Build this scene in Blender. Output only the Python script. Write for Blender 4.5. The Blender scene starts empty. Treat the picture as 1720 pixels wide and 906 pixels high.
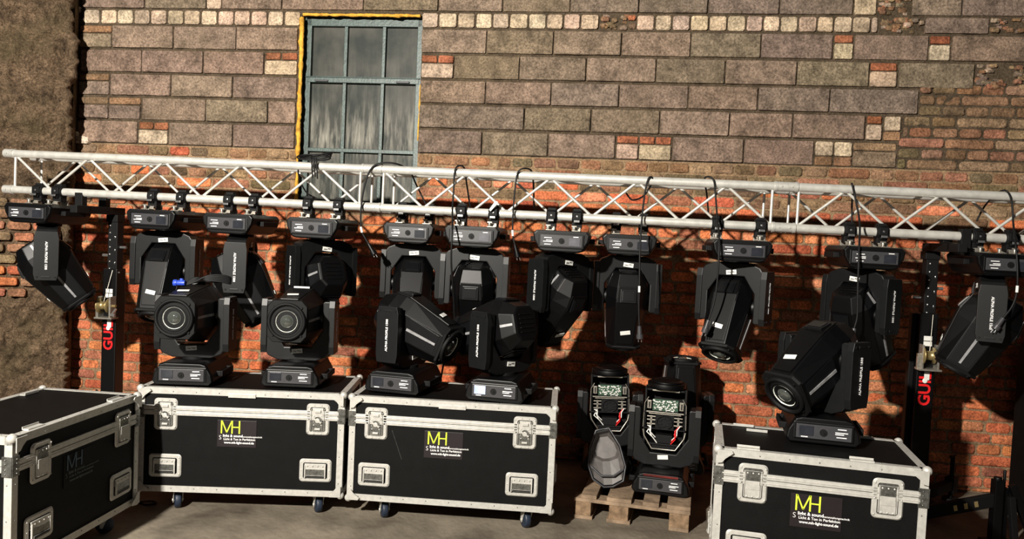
import bpy, bmesh, math, random
from math import radians as R, sin, cos, tan, atan2, asin, pi
from mathutils import Vector, Matrix, noise
random.seed(7)
sc = bpy.context.scene
COL = sc.collection

# ------------------------------------------------------------------ camera
FPX, PITCH, ROLL, HCAM = 1290.0, R(2.46), R(2.6), 1.62
CAM = Vector((0, 0, HCAM))
_F = Vector((0, cos(PITCH), -sin(PITCH))); _R0 = Vector((1, 0, 0)); _U0 = Vector((0, sin(PITCH), cos(PITCH)))
_RC = _R0*cos(ROLL) + _U0*sin(ROLL); _UC = -_R0*sin(ROLL) + _U0*cos(ROLL)
cd = bpy.data.cameras.new('camera'); cam = bpy.data.objects.new('camera', cd); COL.objects.link(cam)
cd.sensor_fit = 'HORIZONTAL'; cd.sensor_width = 36; cd.lens = FPX/1720*36; cd.clip_start = .05; cd.clip_end = 100
cam.matrix_world = Matrix(((_RC.x, _UC.x, -_F.x, 0), (_RC.y, _UC.y, -_F.y, 0), (_RC.z, _UC.z, -_F.z, HCAM), (0, 0, 0, 1)))
sc.camera = cam
# ------------------------------------------------------------------ world, lights, exposure
w = bpy.data.worlds.new('world'); sc.world = w; w.use_nodes = True
w.node_tree.nodes['Background'].inputs[0].default_value = (.75, .8, 1, 1)
w.node_tree.nodes['Background'].inputs[1].default_value = 0.014
def lamp(name, kind, loc, energy, col, **kw):
    l = bpy.data.lights.new(name, kind); l.energy = energy; l.color = col
    for k, v in kw.items(): setattr(l, k, v)
    o = bpy.data.objects.new(name, l); COL.objects.link(o); o.location = loc
    return o
key = lamp('work_light', 'SPOT', (-2.6, -1.0, 3.58), 3750, (1, .94, .84), shadow_soft_size=.09, spot_size=R(100), spot_blend=.6)
key.rotation_euler = (Vector((-.35, 5.4, 1.6)) - key.location).to_track_quat('-Z', 'Y').to_euler()
fill = lamp('front_fill', 'AREA', (.6, -1.5, 2.6), 6, (1, .9, .8), size=1.2)  # weak fill added in front to lift the shadows, not a lamp of the hall
fill.rotation_euler = (Vector((-.5, 5, 1.)) - fill.location).to_track_quat('-Z', 'Y').to_euler()
sc.view_settings.view_transform = 'Standard'; sc.view_settings.look = 'None'
sc.view_settings.gamma = 1; sc.view_settings.use_curve_mapping = False
sc.view_settings.exposure = 0.0

# ------------------------------------------------------------------ helpers: photo pixel -> point on a real plane
def ray(px, py): return _F + _RC*((px-860)/FPX) - _UC*((py-453)/FPX)
def at(px, py, P0, N):
    d = ray(px, py); P0 = Vector(P0); N = Vector(N)
    return CAM + d*((P0-CAM).dot(N)/d.dot(N))
WA = R(7); WY = 5.65                       # brick wall: plane through (0, WY), right end nearer
WN = (sin(WA), cos(WA), 0)
def uv(px, py):
    p = at(px, py, (0, WY, 0), WN); return p.x/cos(WA), p.z
TA = R(7.1); TY = 4.73; TN = (sin(TA), cos(TA), 0)

def lin(c):
    return tuple(((x/255)/12.92 if x/255 <= .04045 else ((x/255+.055)/1.055)**2.4) for x in c) + (1,)

# ------------------------------------------------------------------ materials
def nodes(m): return m.node_tree.nodes, m.node_tree.links
def mat(name, rgb, rough=.5, metal=0, spec=.5, nscale=None, namt=.25, bump=0, bscale=60, emit=None, coat=0):
    m = bpy.data.materials.new(name); m.use_nodes = True; N, L = nodes(m); b = N['Principled BSDF']
    c = lin(rgb); b.inputs['Base Color'].default_value = c; b.inputs['Roughness'].default_value = rough
    b.inputs['Metallic'].default_value = metal; b.inputs['Specular IOR Level'].default_value = spec
    b.inputs['Coat Weight'].default_value = coat
    tc = N.new('ShaderNodeTexCoord')
    n = N.new('ShaderNodeTexNoise'); n.inputs['Scale'].default_value = nscale or 30; n.inputs['Detail'].default_value = 5
    L.new(tc.outputs['Object'], n.inputs['Vector'])
    r = N.new('ShaderNodeMapRange'); r.inputs[1].default_value = .3; r.inputs[2].default_value = .7
    r.inputs[3].default_value = 1-namt; r.inputs[4].default_value = 1+namt
    L.new(n.outputs['Fac'], r.inputs[0])
    mx = N.new('ShaderNodeMix'); mx.data_type = 'RGBA'; mx.blend_type = 'MULTIPLY'; mx.inputs[0].default_value = 1
    mx.inputs[6].default_value = c; L.new(r.outputs[0], mx.inputs[7]); L.new(mx.outputs[2], b.inputs['Base Color'])
    if bump:
        n2 = N.new('ShaderNodeTexNoise'); n2.inputs['Scale'].default_value = bscale; n2.inputs['Detail'].default_value = 6
        L.new(tc.outputs['Object'], n2.inputs['Vector'])
        bp = N.new('ShaderNodeBump'); bp.inputs['Strength'].default_value = bump; bp.inputs['Distance'].default_value = .01
        L.new(n2.outputs['Fac'], bp.inputs['Height']); L.new(bp.outputs[0], b.inputs['Normal'])
    if emit:
        b.inputs['Emission Color'].default_value = c; b.inputs['Emission Strength'].default_value = emit
    return m
def masonry(name, fine=.5, amt=.45, moss=.35, bump=.8, bscale=45, deep=.012):
    """colour attribute x blotches, with moss and grime patches and a rough bump"""
    m = bpy.data.materials.new(name); m.use_nodes = True; N, L = nodes(m); b = N['Principled BSDF']
    b.inputs['Roughness'].default_value = .92; b.inputs['Specular IOR Level'].default_value = .15
    tc = N.new('ShaderNodeTexCoord'); at_ = N.new('ShaderNodeAttribute'); at_.attribute_name = 'Col'
    def noi(s, d=6, rg=.6):
        n = N.new('ShaderNodeTexNoise'); n.inputs['Scale'].default_value = s; n.inputs['Detail'].default_value = d
        n.inputs['Roughness'].default_value = rg; L.new(tc.outputs['Object'], n.inputs['Vector']); return n
    n1 = noi(9, 8, .7); r1 = N.new('ShaderNodeMapRange'); r1.inputs[1].default_value = .32; r1.inputs[2].default_value = .68
    r1.inputs[3].default_value = 1-amt; r1.inputs[4].default_value = 1+amt; L.new(n1.outputs['Fac'], r1.inputs[0])
    m1 = N.new('ShaderNodeMix'); m1.data_type = 'RGBA'; m1.blend_type = 'MULTIPLY'; m1.inputs[0].default_value = 1
    L.new(at_.outputs['Color'], m1.inputs[6]); L.new(r1.outputs[0], m1.inputs[7])
    n4 = noi(70, 4, .7); r4 = N.new('ShaderNodeMapRange'); r4.inputs[1].default_value = .3; r4.inputs[2].default_value = .7
    r4.inputs[3].default_value = 1-fine; r4.inputs[4].default_value = 1+fine; L.new(n4.outputs['Fac'], r4.inputs[0])
    m4 = N.new('ShaderNodeMix'); m4.data_type = 'RGBA'; m4.blend_type = 'MULTIPLY'; m4.inputs[0].default_value = 1
    L.new(m1.outputs[2], m4.inputs[6]); L.new(r4.outputs[0], m4.inputs[7])
    n2 = noi(2.6, 7, .65); r2 = N.new('ShaderNodeMapRange'); r2.inputs[1].default_value = .5; r2.inputs[2].default_value = .66
    r2.inputs[3].default_value = 0; r2.inputs[4].default_value = moss; L.new(n2.outputs['Fac'], r2.inputs[0])
    m2 = N.new('ShaderNodeMix'); m2.data_type = 'RGBA'; L.new(r2.outputs[0], m2.inputs[0])
    L.new(m4.outputs[2], m2.inputs[6]); m2.inputs[7].default_value = lin((94, 84, 60))
    L.new(m2.outputs[2], b.inputs['Base Color'])
    n3 = noi(bscale, 8, .65); bp = N.new('ShaderNodeBump'); bp.inputs['Strength'].default_value = bump; bp.inputs['Distance'].default_value = deep
    L.new(n3.outputs['Fac'], bp.inputs['Height']); L.new(bp.outputs[0], b.inputs['Normal'])
    return m
M = dict(
    black=mat('black_plastic', (4, 4, 5), .42, spec=.28, namt=.2, bump=.06, bscale=300),
    matte=mat('matte_black', (6, 6, 7), .65, spec=.25),
    arm=mat('satin_black', (15, 16, 17), .42, spec=.32, namt=.15, bump=.05, bscale=400),
    grey=mat('grey_panel', (58, 58, 61), .35, spec=.5, namt=.12),
    facet=mat('dark_grey_plastic', (13, 14, 16), .34, spec=.36, namt=.15),
    stripe=mat('silver_stripe', (150, 150, 152), .35, .3),
    white=mat('white_print', (235, 235, 235), .5, namt=.03),
    tag=mat('white_tag', (225, 225, 220), .45, namt=.08),
    ink=mat('dark_ink', (40, 40, 45), .5),
    alu=mat('scuffed_aluminium', (188, 186, 180), .45, .3, nscale=45, namt=.12, bump=.05, bscale=150),
    alud=mat('dull_aluminium', (120, 120, 116), .32, .75, nscale=60, namt=.45, bump=.1, bscale=150),
    truss=mat('truss_aluminium', (212, 210, 203), .36, .4, nscale=25, namt=.12),
    ring=mat('bright_reflector', (232, 236, 226), .25, .25, namt=.5, nscale=60),
    chrome=mat('bright_steel', (215, 215, 215), .22, .9, namt=.05),
    steel=mat('zinc_steel', (165, 160, 150), .35, .7, nscale=50, namt=.2),
    brass=mat('yellow_zinc', (170, 150, 105), .35, .7, namt=.2),
    board=mat('black_laminate', (6, 6, 6), .6, spec=.16, nscale=14, namt=.4, bump=.25, bscale=500),
    label=mat('black_sticker', (28, 22, 25), .4, namt=.1),
    lime=mat('lime_print', (205, 226, 60), .5, namt=.06),
    red=mat('red_print', (215, 22, 26), .5, namt=.06),
    dimred=mat('faded_red_print', (120, 38, 32), .5),
    blue=mat('blue_plastic', (45, 75, 190), .4),
    green=mat('green_circuit', (44, 72, 54), .5, nscale=90, namt=.5),
    rubber=mat('black_rubber', (13, 13, 14), .6, spec=.3),
    wheel=mat('blue_grey_wheel', (26, 36, 52), .5),
    wood=mat('pallet_wood', (134, 114, 94), .8, spec=.2, nscale=12, namt=.4, bump=.5, bscale=40),
    woodend=mat('pallet_block_wood', (124, 102, 80), .85, spec=.2, nscale=25, namt=.45, bump=.5, bscale=60),
    foam=mat('yellow_foam', (214, 160, 62), .8, spec=.2, nscale=25, namt=.4, bump=.8, bscale=40),
    frame=mat('grey_green_paint', (58, 76, 72), .45, nscale=20, namt=.3, bump=.2, bscale=60),
    screen=mat('display_glass', (40, 42, 48), .2, namt=.15),
    pscreen=mat('pale_display_glass', (92, 92, 98), .25, namt=.15),
    lcd=mat('lit_display', (170, 185, 215), .3, emit=.35),
    shell=mat('grey_inner_shell', (82, 78, 76), .45, nscale=18, namt=.3),
)
gm = bpy.data.materials.new('lens_glass'); gm.use_nodes = True
b = gm.node_tree.nodes['Principled BSDF']; b.inputs['Base Color'].default_value = (.05, .055, .05, 1)
b.inputs['Roughness'].default_value = .03; b.inputs['Coat Weight'].default_value = 1; b.inputs['Specular IOR Level'].default_value = 1
M['lens'] = gm
# wood grain along the board
def floor_material():
    m = bpy.data.materials.new('stained_concrete'); m.use_nodes = True; N, L = nodes(m); b = N['Principled BSDF']
    b.inputs['Roughness'].default_value = .8
    tc = N.new('ShaderNodeTexCoord'); n = N.new('ShaderNodeTexNoise'); n.inputs['Scale'].default_value = 2.2; n.inputs['Detail'].default_value = 9; n.inputs['Roughness'].default_value = .65
    L.new(tc.outputs['Object'], n.inputs['Vector']); cr = N.new('ShaderNodeValToRGB')
    cr.color_ramp.elements[0].position = .3; cr.color_ramp.elements[0].color = lin((66, 58, 48)); cr.color_ramp.elements[1].position = .7; cr.color_ramp.elements[1].color = lin((138, 128, 112))
    L.new(n.outputs['Fac'], cr.inputs[0]); L.new(cr.outputs[0], b.inputs['Base Color'])
    n2 = N.new('ShaderNodeTexNoise'); n2.inputs['Scale'].default_value = 35; n2.inputs['Detail'].default_value = 8; L.new(tc.outputs['Object'], n2.inputs['Vector'])
    bp = N.new('ShaderNodeBump'); bp.inputs['Strength'].default_value = .4; bp.inputs['Distance'].default_value = .01
    L.new(n2.outputs['Fac'], bp.inputs['Height']); L.new(bp.outputs[0], b.inputs['Normal']); return m
M['floor'] = floor_material()
def pane_material():
    m = bpy.data.materials.new('grimy_glass'); m.use_nodes = True; N, L = nodes(m); b = N['Principled BSDF']
    b.inputs['Roughness'].default_value = .5; b.inputs['Specular IOR Level'].default_value = .2
    tc = N.new('ShaderNodeTexCoord'); mp = N.new('ShaderNodeMapping'); mp.inputs['Scale'].default_value = (34, 4, 4.5); mp.inputs['Rotation'].default_value = (0, R(9), 0)
    n = N.new('ShaderNodeTexNoise'); n.inputs['Scale'].default_value = 1; n.inputs['Detail'].default_value = 7; n.inputs['Roughness'].default_value = .6
    L.new(tc.outputs['Object'], mp.inputs[0]); L.new(mp.outputs[0], n.inputs['Vector'])
    # dust that has collected in the lower sash, heaviest above the middle bar
    g = N.new('ShaderNodeSeparateXYZ'); L.new(tc.outputs['Object'], g.inputs[0])
    cr0 = N.new('ShaderNodeValToRGB'); e = cr0.color_ramp.elements; e[0].position = 0; e[0].color = (.5,)*3+(1,); e[1].position = 1; e[1].color = (.0,)*3+(1,)
    for p_, v_ in ((.25, .3), (.36, 1), (.46, .6), (.58, .12)): x = e.new(p_); x.color = (v_,)*3+(1,)
    mr = N.new('ShaderNodeMapRange'); mr.inputs[1].default_value = 1.8; mr.inputs[2].default_value = 3.2; L.new(g.outputs['Z'], mr.inputs[0]); L.new(mr.outputs[0], cr0.inputs[0])
    m1 = N.new('ShaderNodeMapRange'); m1.inputs[1].default_value = .42; m1.inputs[2].default_value = .72; L.new(n.outputs['Fac'], m1.inputs[0])
    mu = N.new('ShaderNodeMath'); mu.operation = 'MULTIPLY'; L.new(m1.outputs[0], mu.inputs[0]); L.new(cr0.outputs[0], mu.inputs[1])
    n2 = N.new('ShaderNodeTexNoise'); n2.inputs['Scale'].default_value = 5; n2.inputs['Detail'].default_value = 5; L.new(tc.outputs['Object'], n2.inputs['Vector'])
    cr = N.new('ShaderNodeValToRGB'); cr.color_ramp.elements[0].color = lin((28, 36, 32)); cr.color_ramp.elements[1].color = lin((74, 72, 66)); cr.color_ramp.elements[0].position = .35; cr.color_ramp.elements[1].position = .7
    L.new(n2.outputs['Fac'], cr.inputs[0])
    mx = N.new('ShaderNodeMix'); mx.data_type = 'RGBA'; L.new(mu.outputs[0], mx.inputs[0]); L.new(cr.outputs[0], mx.inputs[6]); mx.inputs[7].default_value = lin((158, 154, 142))
    L.new(mx.outputs[2], b.inputs['Base Color']); return m
M['pane'] = pane_material()

# ------------------------------------------------------------------ mesh builder
class MB:
    def __init__(s): s.v = []; s.f = []; s.m = []; s.sm = []; s.c = []; s.col = None
    def add(s, vs, fs, mi=0, smooth=False, X=None):
        o = len(s.v)
        s.v += [tuple((X @ Vector(p)) if X else p) for p in vs]
        for f in fs: s.f.append(tuple(i+o for i in f)); s.m.append(mi); s.sm.append(smooth); s.c.append(s.col)
        return s
    def box(s, c, d, X=None, mi=0, taper=1.0):
        x, y, z = d[0]/2, d[1]/2, d[2]/2; t = taper
        vs = [(c[0]+a*x*(t if k > 0 else 1), c[1]+b_*y*(t if k > 0 else 1), c[2]+k*z) for k in (-1, 1) for b_ in (-1, 1) for a in (-1, 1)]
        return s.add(vs, [(0, 2, 3, 1), (4, 5, 7, 6), (0, 1, 5, 4), (2, 6, 7, 3), (0, 4, 6, 2), (1, 3, 7, 5)], mi, False, X)
    def cyl(s, p0, p1, r, r1=None, n=16, mi=0, caps=True, X=None, smooth=True):
        p0 = Vector(p0); p1 = Vector(p1); r1 = r if r1 is None else r1; d = (p1-p0).normalized()
        a = d.orthogonal().normalized(); b_ = d.cross(a); vs = []
        for p, q in ((p0, r), (p1, r1)):
            vs += [tuple(p+(a*cos(2*pi*i/n)+b_*sin(2*pi*i/n))*q) for i in range(n)]
        s.add(vs, [(i, (i+1) % n, n+(i+1) % n, n+i) for i in range(n)], mi, smooth, X)
        if caps: s.add(vs, [tuple(range(n-1, -1, -1)), tuple(range(n, 2*n))], mi, False, X)
        return s
    def lathe(s, prof, p0, d, n=28, mi=0, X=None):      # prof: (radius, distance along d)
        p0 = Vector(p0); d = Vector(d).normalized(); a = d.orthogonal().normalized(); b_ = d.cross(a); vs = []
        for r, h in prof: vs += [tuple(p0+d*h+(a*cos(2*pi*i/n)+b_*sin(2*pi*i/n))*r) for i in range(n)]
        fs = [(k*n+i, k*n+(i+1) % n, (k+1)*n+(i+1) % n, (k+1)*n+i) for k in range(len(prof)-1) for i in range(n)]
        return s.add(vs, fs, mi, True, X)
    def tube(s, pts, r, n=8, mi=0, closed=False):
        P = [Vector(p) for p in pts]; vs = []; u = None
        for i, p in enumerate(P):
            t = (P[min(i+1, len(P)-1)]-P[max(i-1, 0)]).normalized()
            u = t.orthogonal().normalized() if u is None else (u-t*u.dot(t)).normalized()
            w_ = t.cross(u); vs += [tuple(p+(u*cos(2*pi*k/n)+w_*sin(2*pi*k/n))*r) for k in range(n)]
        fs = [(i*n+k, i*n+(k+1) % n, (i+1)*n+(k+1) % n, (i+1)*n+k) for i in range(len(P)-1) for k in range(n)]
        s.add(vs, fs, mi, True); s.add(vs, [tuple(range(n-1, -1, -1)), tuple(range(len(vs)-n, len(vs)))], mi); return s
    def prism(s, poly, y0, y1, mi=0, X=None, axis='y'):
        n = len(poly)
        g = {'y': lambda a, b_, h: (a, h, b_), 'x': lambda a, b_, h: (h, a, b_), 'z': lambda a, b_, h: (a, b_, h)}[axis]
        vs = [g(a, b_, y0) for a, b_ in poly]+[g(a, b_, y1) for a, b_ in poly]
        return s.add(vs, [(i, (i+1) % n, n+(i+1) % n, n+i) for i in range(n)]+[tuple(range(n-1, -1, -1)), tuple(range(n, 2*n))], mi, False, X)
    def loft(s, rings, mi=0, X=None, smooth=False):
        n = len(rings[0]); vs = [p for r in rings for p in r]
        fs = [(k*n+i, k*n+(i+1) % n, (k+1)*n+(i+1) % n, (k+1)*n+i) for k in range(len(rings)-1) for i in range(n)]
        s.add(vs, fs, mi, smooth, X); return s.add(vs, [tuple(range(n-1, -1, -1)), tuple(range(len(vs)-n, len(vs)))], mi, False, X)
    def sphere(s, c, r, mi=0, n=14, sq=(1, 1, 1), X=None):
        vs = []; k = n//2
        for i in range(k+1):
            for j in range(n):
                a = pi*i/k; b_ = 2*pi*j/n; vs.append((c[0]+r*sq[0]*sin(a)*cos(b_), c[1]+r*sq[1]*sin(a)*sin(b_), c[2]+r*sq[2]*cos(a)))
        return s.add(vs, [(i*n+j, i*n+(j+1) % n, (i+1)*n+(j+1) % n, (i+1)*n+j) for i in range(k) for j in range(n)], mi, True, X)
    def mesh(s, name, mats, bevel=0):
        me = bpy.data.meshes.new(name); me.from_pydata(s.v, [], s.f)
        me.polygons.foreach_set('material_index', s.m); me.polygons.foreach_set('use_smooth', s.sm)
        for m in (mats if isinstance(mats, (list, tuple)) else [mats]): me.materials.append(M[m] if isinstance(m, str) else m)
        if s.c and s.c[0] is not None:
            a = me.color_attributes.new('Col', 'FLOAT_COLOR', 'CORNER'); buf = []
            for p in me.polygons: buf += list(s.c[p.index])*p.loop_total
            a.data.foreach_set('color', buf)
        bm = bmesh.new(); bm.from_mesh(me)
        bmesh.ops.remove_doubles(bm, verts=bm.verts, dist=1e-6) if bevel else None
        bmesh.ops.recalc_face_normals(bm, faces=bm.faces)
        if bevel:
            ed = [e for e in bm.edges if len(e.link_faces) == 2 and e.calc_face_angle(0) > .35 and not (e.link_faces[0].smooth and e.link_faces[1].smooth)]
            bmesh.ops.bevel(bm, geom=ed, offset=bevel, segments=2, profile=.6, affect='EDGES', clamp_overlap=True)
        bm.to_mesh(me); bm.free(); return me
    def build(s, name, mats, parent=None, bevel=0, X=None):
        return inst(name, s.mesh(name, mats, bevel), parent, X)
def inst(name, me, parent=None, X=None):
    o = bpy.data.objects.new(name, me); COL.objects.link(o)
    if parent: o.parent = parent
    if X is not None:
        if parent: o.matrix_local = X
        else: o.matrix_world = X
    return o
def tag(o, label=None, cat=None, group=None, kind=None):
    for k, v in (('label', label), ('category', cat), ('group', group), ('kind', kind)):
        if v: o[k] = v
    return o
def empty(name, X, label=None, cat=None, group=None):
    o = bpy.data.objects.new(name, None); COL.objects.link(o); o.empty_display_size = .1; o.matrix_world = X
    return tag(o, label, cat, group)
T = Matrix.Translation
def RX(a): return Matrix.Rotation(a, 4, 'X')
def RY(a): return Matrix.Rotation(a, 4, 'Y')
def RZ(a): return Matrix.Rotation(a, 4, 'Z')
def text_mesh(s, size, ext=.0008, bold=0, align='CENTER'):
    c = bpy.data.curves.new('lettering', 'FONT'); c.body = s; c.size = size; c.extrude = ext; c.align_x = align; c.align_y = 'CENTER'
    c.offset = bold; c.resolution_u = 3
    o = bpy.data.objects.new('lettering', c); COL.objects.link(o)
    dg = bpy.context.evaluated_depsgraph_get(); me = bpy.data.meshes.new_from_object(o.evaluated_get(dg))
    bpy.data.objects.remove(o); bpy.data.curves.remove(c); return me
def lettering(name, me, m, parent, X):
    if not me.materials: me.materials.append(M[m])
    return inst(name, me, parent, X)

# ================================================================== THE SETTING
mb = MB(); mb.box((0, 3.5, -.05), (14, 11, .1)); fl = mb.build('floor', 'floor'); tag(fl, kind='structure')
# ---- brick wall
WX = T((0, WY, 0)) @ RZ(-WA)
M['brick'] = masonry('old_brick', fine=.62, amt=.5, moss=.2, bump=.9, bscale=50)
M['mortar'] = masonry('crumbly_mortar', amt=.4, moss=.15, bump=1, bscale=70)
M['rock'] = masonry('rough_render', fine=.75, amt=.7, moss=.5, bump=1.0, bscale=26, deep=.04)  # strong colour contrast stands in for the shade in deep crevices
U0, U1, V1 = -3.75, 5.2, 3.72
WU0, WU1, WV0, WV1 = -1.675, -.745, 1.80, 3.215    # window opening
def outline(u0, u1, v0, v1, irr, ch):
    pts = []; per = [(u0, v0, u1, v0), (u1, v0, u1, v1), (u1, v1, u0, v1), (u0, v1, u0, v0)]
    for a, b_, c, d in per:
        L_ = math.hypot(c-a, d-b_); n = max(2, int(L_/.055)); ex, ey = (c-a)/L_, (d-b_)/L_
        for k in range(n+1):
            t = ch + (L_-2*ch)*k/n
            j = random.uniform(-irr, irr); pts.append((a+ex*t-ey*abs(j), b_+ey*t+ex*abs(j)))
    return pts
def brick(mb, u0, u1, v0, v1, d, col, irr=.003, ch=.008, inset=.006, y0=.03):
    if u1-u0 < .03 or v1-v0 < .02: return
    o = outline(u0, u1, v0, v1, irr, min(ch, (u1-u0)/4, (v1-v0)/4)); cu, cv = (u0+u1)/2, (v0+v1)/2; n = len(o)
    k1 = 1-inset*2/(u1-u0); k2 = 1-inset*2/(v1-v0)
    tl, tb = random.uniform(-.003, .003), random.uniform(-.003, .003)
    rg = [[(a, y0, b_) for a, b_ in o], [(a, -d+.45*inset, b_) for a, b_ in o],
          [(cu+(a-cu)*k1, -d+tl*(a-cu)*4+tb, cv+(b_-cv)*k2) for a, b_ in o]]
    vs = [p for r in rg for p in r]; mb.col = col
    mb.add(vs, [(k*n+i, k*n+(i+1) % n, (k+1)*n+(i+1) % n, (k+1)*n+i) for k in (0, 1) for i in range(n)]+[tuple(range(2*n, 3*n))])
def jit(c, a=.12, h=.05):
    k = 1+random.uniform(-a, a); c = lin(c); return tuple(max(0, x*k*(1+random.uniform(-h, h))) for x in c[:3])+(1,)
BLOCK = [(128, 110, 95), (120, 104, 92), (127, 107, 94), (120, 105, 88)]
RED = [(204, 118, 80), (190, 104, 70), (208, 130, 94), (176, 96, 68), (200, 120, 76), (160, 102, 78)]
BROWN = [(138, 104, 80), (126, 98, 74), (148, 104, 80), (112, 94, 72), (142, 116, 90)]
PALE = [(190, 168, 144), (180, 160, 136), (172, 150, 130)]
SMALL = [(150, 92, 66), (128, 90, 68)]
def bcol(u, v):
    t = (v-1.6)/.52 + noise.noise((u*1.3, v*2, 3))*.5
    return jit(random.choice(BROWN), .2, .08) if t > random.uniform(.1, .9) else jit(random.choice(RED), .22, .08)
wm = MB()
def in_win(u0, u1): return u1 > WU0+.01 and u0 < WU1-.01
def rowx(y, xs): return [uv(x, y)[0] for x in xs]
def course(v0, v1, y, cells, kind):   # cells: (x0, x1[, kind])
    for c in cells:
        a, b_ = uv(c[0], y)[0], uv(c[1], y)[0]; k = c[2] if len(c) > 2 else kind; g = .005
        if k == 'block': brick(wm, a+g, b_-g, v0+g, v1-g, random.uniform(.016, .024), jit(random.choice(BLOCK), .08, .025), .002, .006, .005)
        elif k == 'pale': brick(wm, a+g, b_-g, v0+g, v1-g, random.uniform(.014, .022), jit(random.choice(PALE), .14, .04), .003, .012, .006)
        elif k == 'paleL':
            brick(wm, a+g, b_-g, v0+g, v0+(v1-v0)*.62, .022, jit(random.choice(PALE), .12), .002, .008)
            m_ = (a+b_)/2
            for p, q in ((a, m_), (m_, b_)) if b_-a > .2 else ((a, b_),): brick(wm, p+g, q-g, v0+(v1-v0)*.66, v1-g, .016, jit((150, 92, 66), .25), .004)
        elif k == 'paleH': brick(wm, a+g, b_-g, v0+(v1-v0)*.4, v1-g, .02, jit(random.choice(PALE), .12), .003, .01); brick(wm, a+g, b_-g, v0+g, v0+(v1-v0)*.38, .016, jit(BROWN[0], .2), .003)
        elif k == 'half': brick(wm, a+g, b_-g, v0+g, v0+(v1-v0)*.62, .02, jit(random.choice(BLOCK), .15)); brick(wm, a+g, b_-g, v0+(v1-v0)*.66, v1-g, .016, jit(random.choice(BROWN), .2), .004)
        elif k == 'rubble':
            for _ in range(int((b_-a)*(v1-v0)*900)):
                u_ = random.uniform(a, b_-.03); v_ = random.uniform(v0, v1-.02); s_ = random.uniform(.025, .06)
                brick(wm, u_, min(b_, u_+s_), v_, min(v1, v_+s_*.7), random.uniform(.008, .028), jit(random.choice(BROWN+BROWN+SMALL+BLOCK+PALE[2:]), .2), .006, .012, .01)
def seq(*xs, kind=None): return [(xs[i], xs[i+1]) + ((kind,) if kind else ()) for i in range(len(xs)-1)]
course(3.435, 3.61, 0, seq(100, 215, 330, 447, 560, 675, 790, 905, 1020, 1135, 1250, 1367, 1480, 1600, 1720, 1840, 1960), 'block')
course(3.245, 3.43, 10, seq(140, 245, 348)+[(348, 374, 'pale')]+seq(374, 475, 612, 737, 845, 958, 1073, 1189, 1309, 1433)+[(1433, 1472, 'pale'), (1472, 1530, 'rubble')]+seq(1530, 1615, 1730, 1850, 1960), 'block')
sq = [(x, x+27, 'pale') for x in range(143, 500, 28)]
x = 709
while x < 1440:
    sq.append((x, x+random.choice((28, 30, 31)), 'rubble' if 1014 < x+10 < 1050 or 1255 < x < 1275 else 'pale')); x = sq[-1][1]+.5
sq += [(x, 1474, 'pale')] if x < 1466 else []
sq += [(1476, 1552, 'rubble'), (1552, 1660, 'block'), (1661, 1760, 'rubble'), (1760, 1960, 'block')]
course(3.125, 3.238, 36, sq, 'pale')
course(2.942, 3.118, 70, [(135, 190, 'half')]+seq(190, 293, 398, 502)+seq(708, 818, 930, 1044, 1160, 1278, 1399)+[(1400, 1433, 'paleL')]+seq(1434, 1559)+[(1560, 1596, 'paleL')]+seq(1597, 1735, 1860, 1960), 'block')
course(2.757, 2.932, 112, seq(137, 240, 343, 445)+[(446, 501, 'paleL'), (708, 763, 'paleL')]+seq(763, 873, 985, 1102, 1218, 1338, 1460)+[(1460, 1507, 'paleL')]+seq(1508, 1636)+[(1637, 1692, 'rubble'), (1692, 1780, 'rubble')], 'block')
course(2.577, 2.747, 155, [(134, 186, 'half')]+seq(187, 289, 392, 500)+seq(706, 816, 926, 1040, 1156, 1273, 1393, 1542), 'block')
course(2.393, 2.567, 197, [(133, 184, 'half'), (184, 238, 'half')]+seq(240, 347, 451, 498)+seq(704, 881, 993, 1108, 1225, 1331, 1453)+[(1454, 1482, 'paleL'), (1484, 1514, 'paleH')], 'block')
course(2.208, 2.383, 240, seq(131, 233)+[(234, 284, 'paleL')]+seq(285, 392, 496)+seq(703, 810, 921, 1034)+[(1035, 1073, 'paleL'), (1073, 1128, 'paleL')]+seq(1129, 1249, 1367)+[(1368, 1400, 'paleH'), (1400, 1432, 'paleH'), (1432, 1506, 'half')], 'block')
for px_, py_, wd_, hh_ in ((142, 236, .13, .06), (130, 226, .07, .05), (128, 16, .09, .06), (122, 40, .04, .07)):
    u_, v_ = uv(px_, py_); brick(wm, u_-wd_/2, u_+wd_/2, v_-hh_/2, v_+hh_/2, .05, jit((206, 190, 166), .1), .008, .018, .02)
# brick courses; above 2.2 only right of the block field
def fill(v0, v1, ua, ub, kind):
    u = ua + random.uniform(-.25, 0)
    while u < ub:
        L_ = (.158 if kind else .305)*random.uniform(.9, 1.1)
        if random.random() < .08: L_ = .16 if not kind else .28
        a, b_ = max(u, ua), min(u+L_, ub); u += L_
        if in_win(a, b_) and v1 > WV0+.01:
            if b_ > WU1 and a < WU1: a = WU1
            elif a < WU0 and b_ > WU0: b_ = WU0
            else: continue
        if b_-a < .04: continue
        g = random.uniform(.004, .008)
        dz = noise.noise((a*.8, v0*3, 7))*.006
        brick(wm, a+g, b_-g, v0+.005+dz, v1-.005+dz, random.uniform(.008, .018), bcol((a+b_)/2, v0), .0045, .014, .009)
k = 0; v = 2.2
while v > .02:
    fill(max(v-.077, 0), v, U0, U1, k % 2 == 0); v -= .0775; k += 1
ends = [(2.208, 2.383, 1506, 240), (2.393, 2.567, 1515, 197), (2.577, 2.747, 1542, 155), (2.757, 2.932, 1780, 112)]
v = 2.205; k = 1
while v < 2.93:
    vm = v+.035
    for a, b_, x_, y_ in ends:
        if a-.01 <= vm <= b_+.01: fill(v, v+.073, uv(x_, y_)[0]+.006, U1, k % 2 == 0); break
    v += .0735; k += 1
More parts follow.
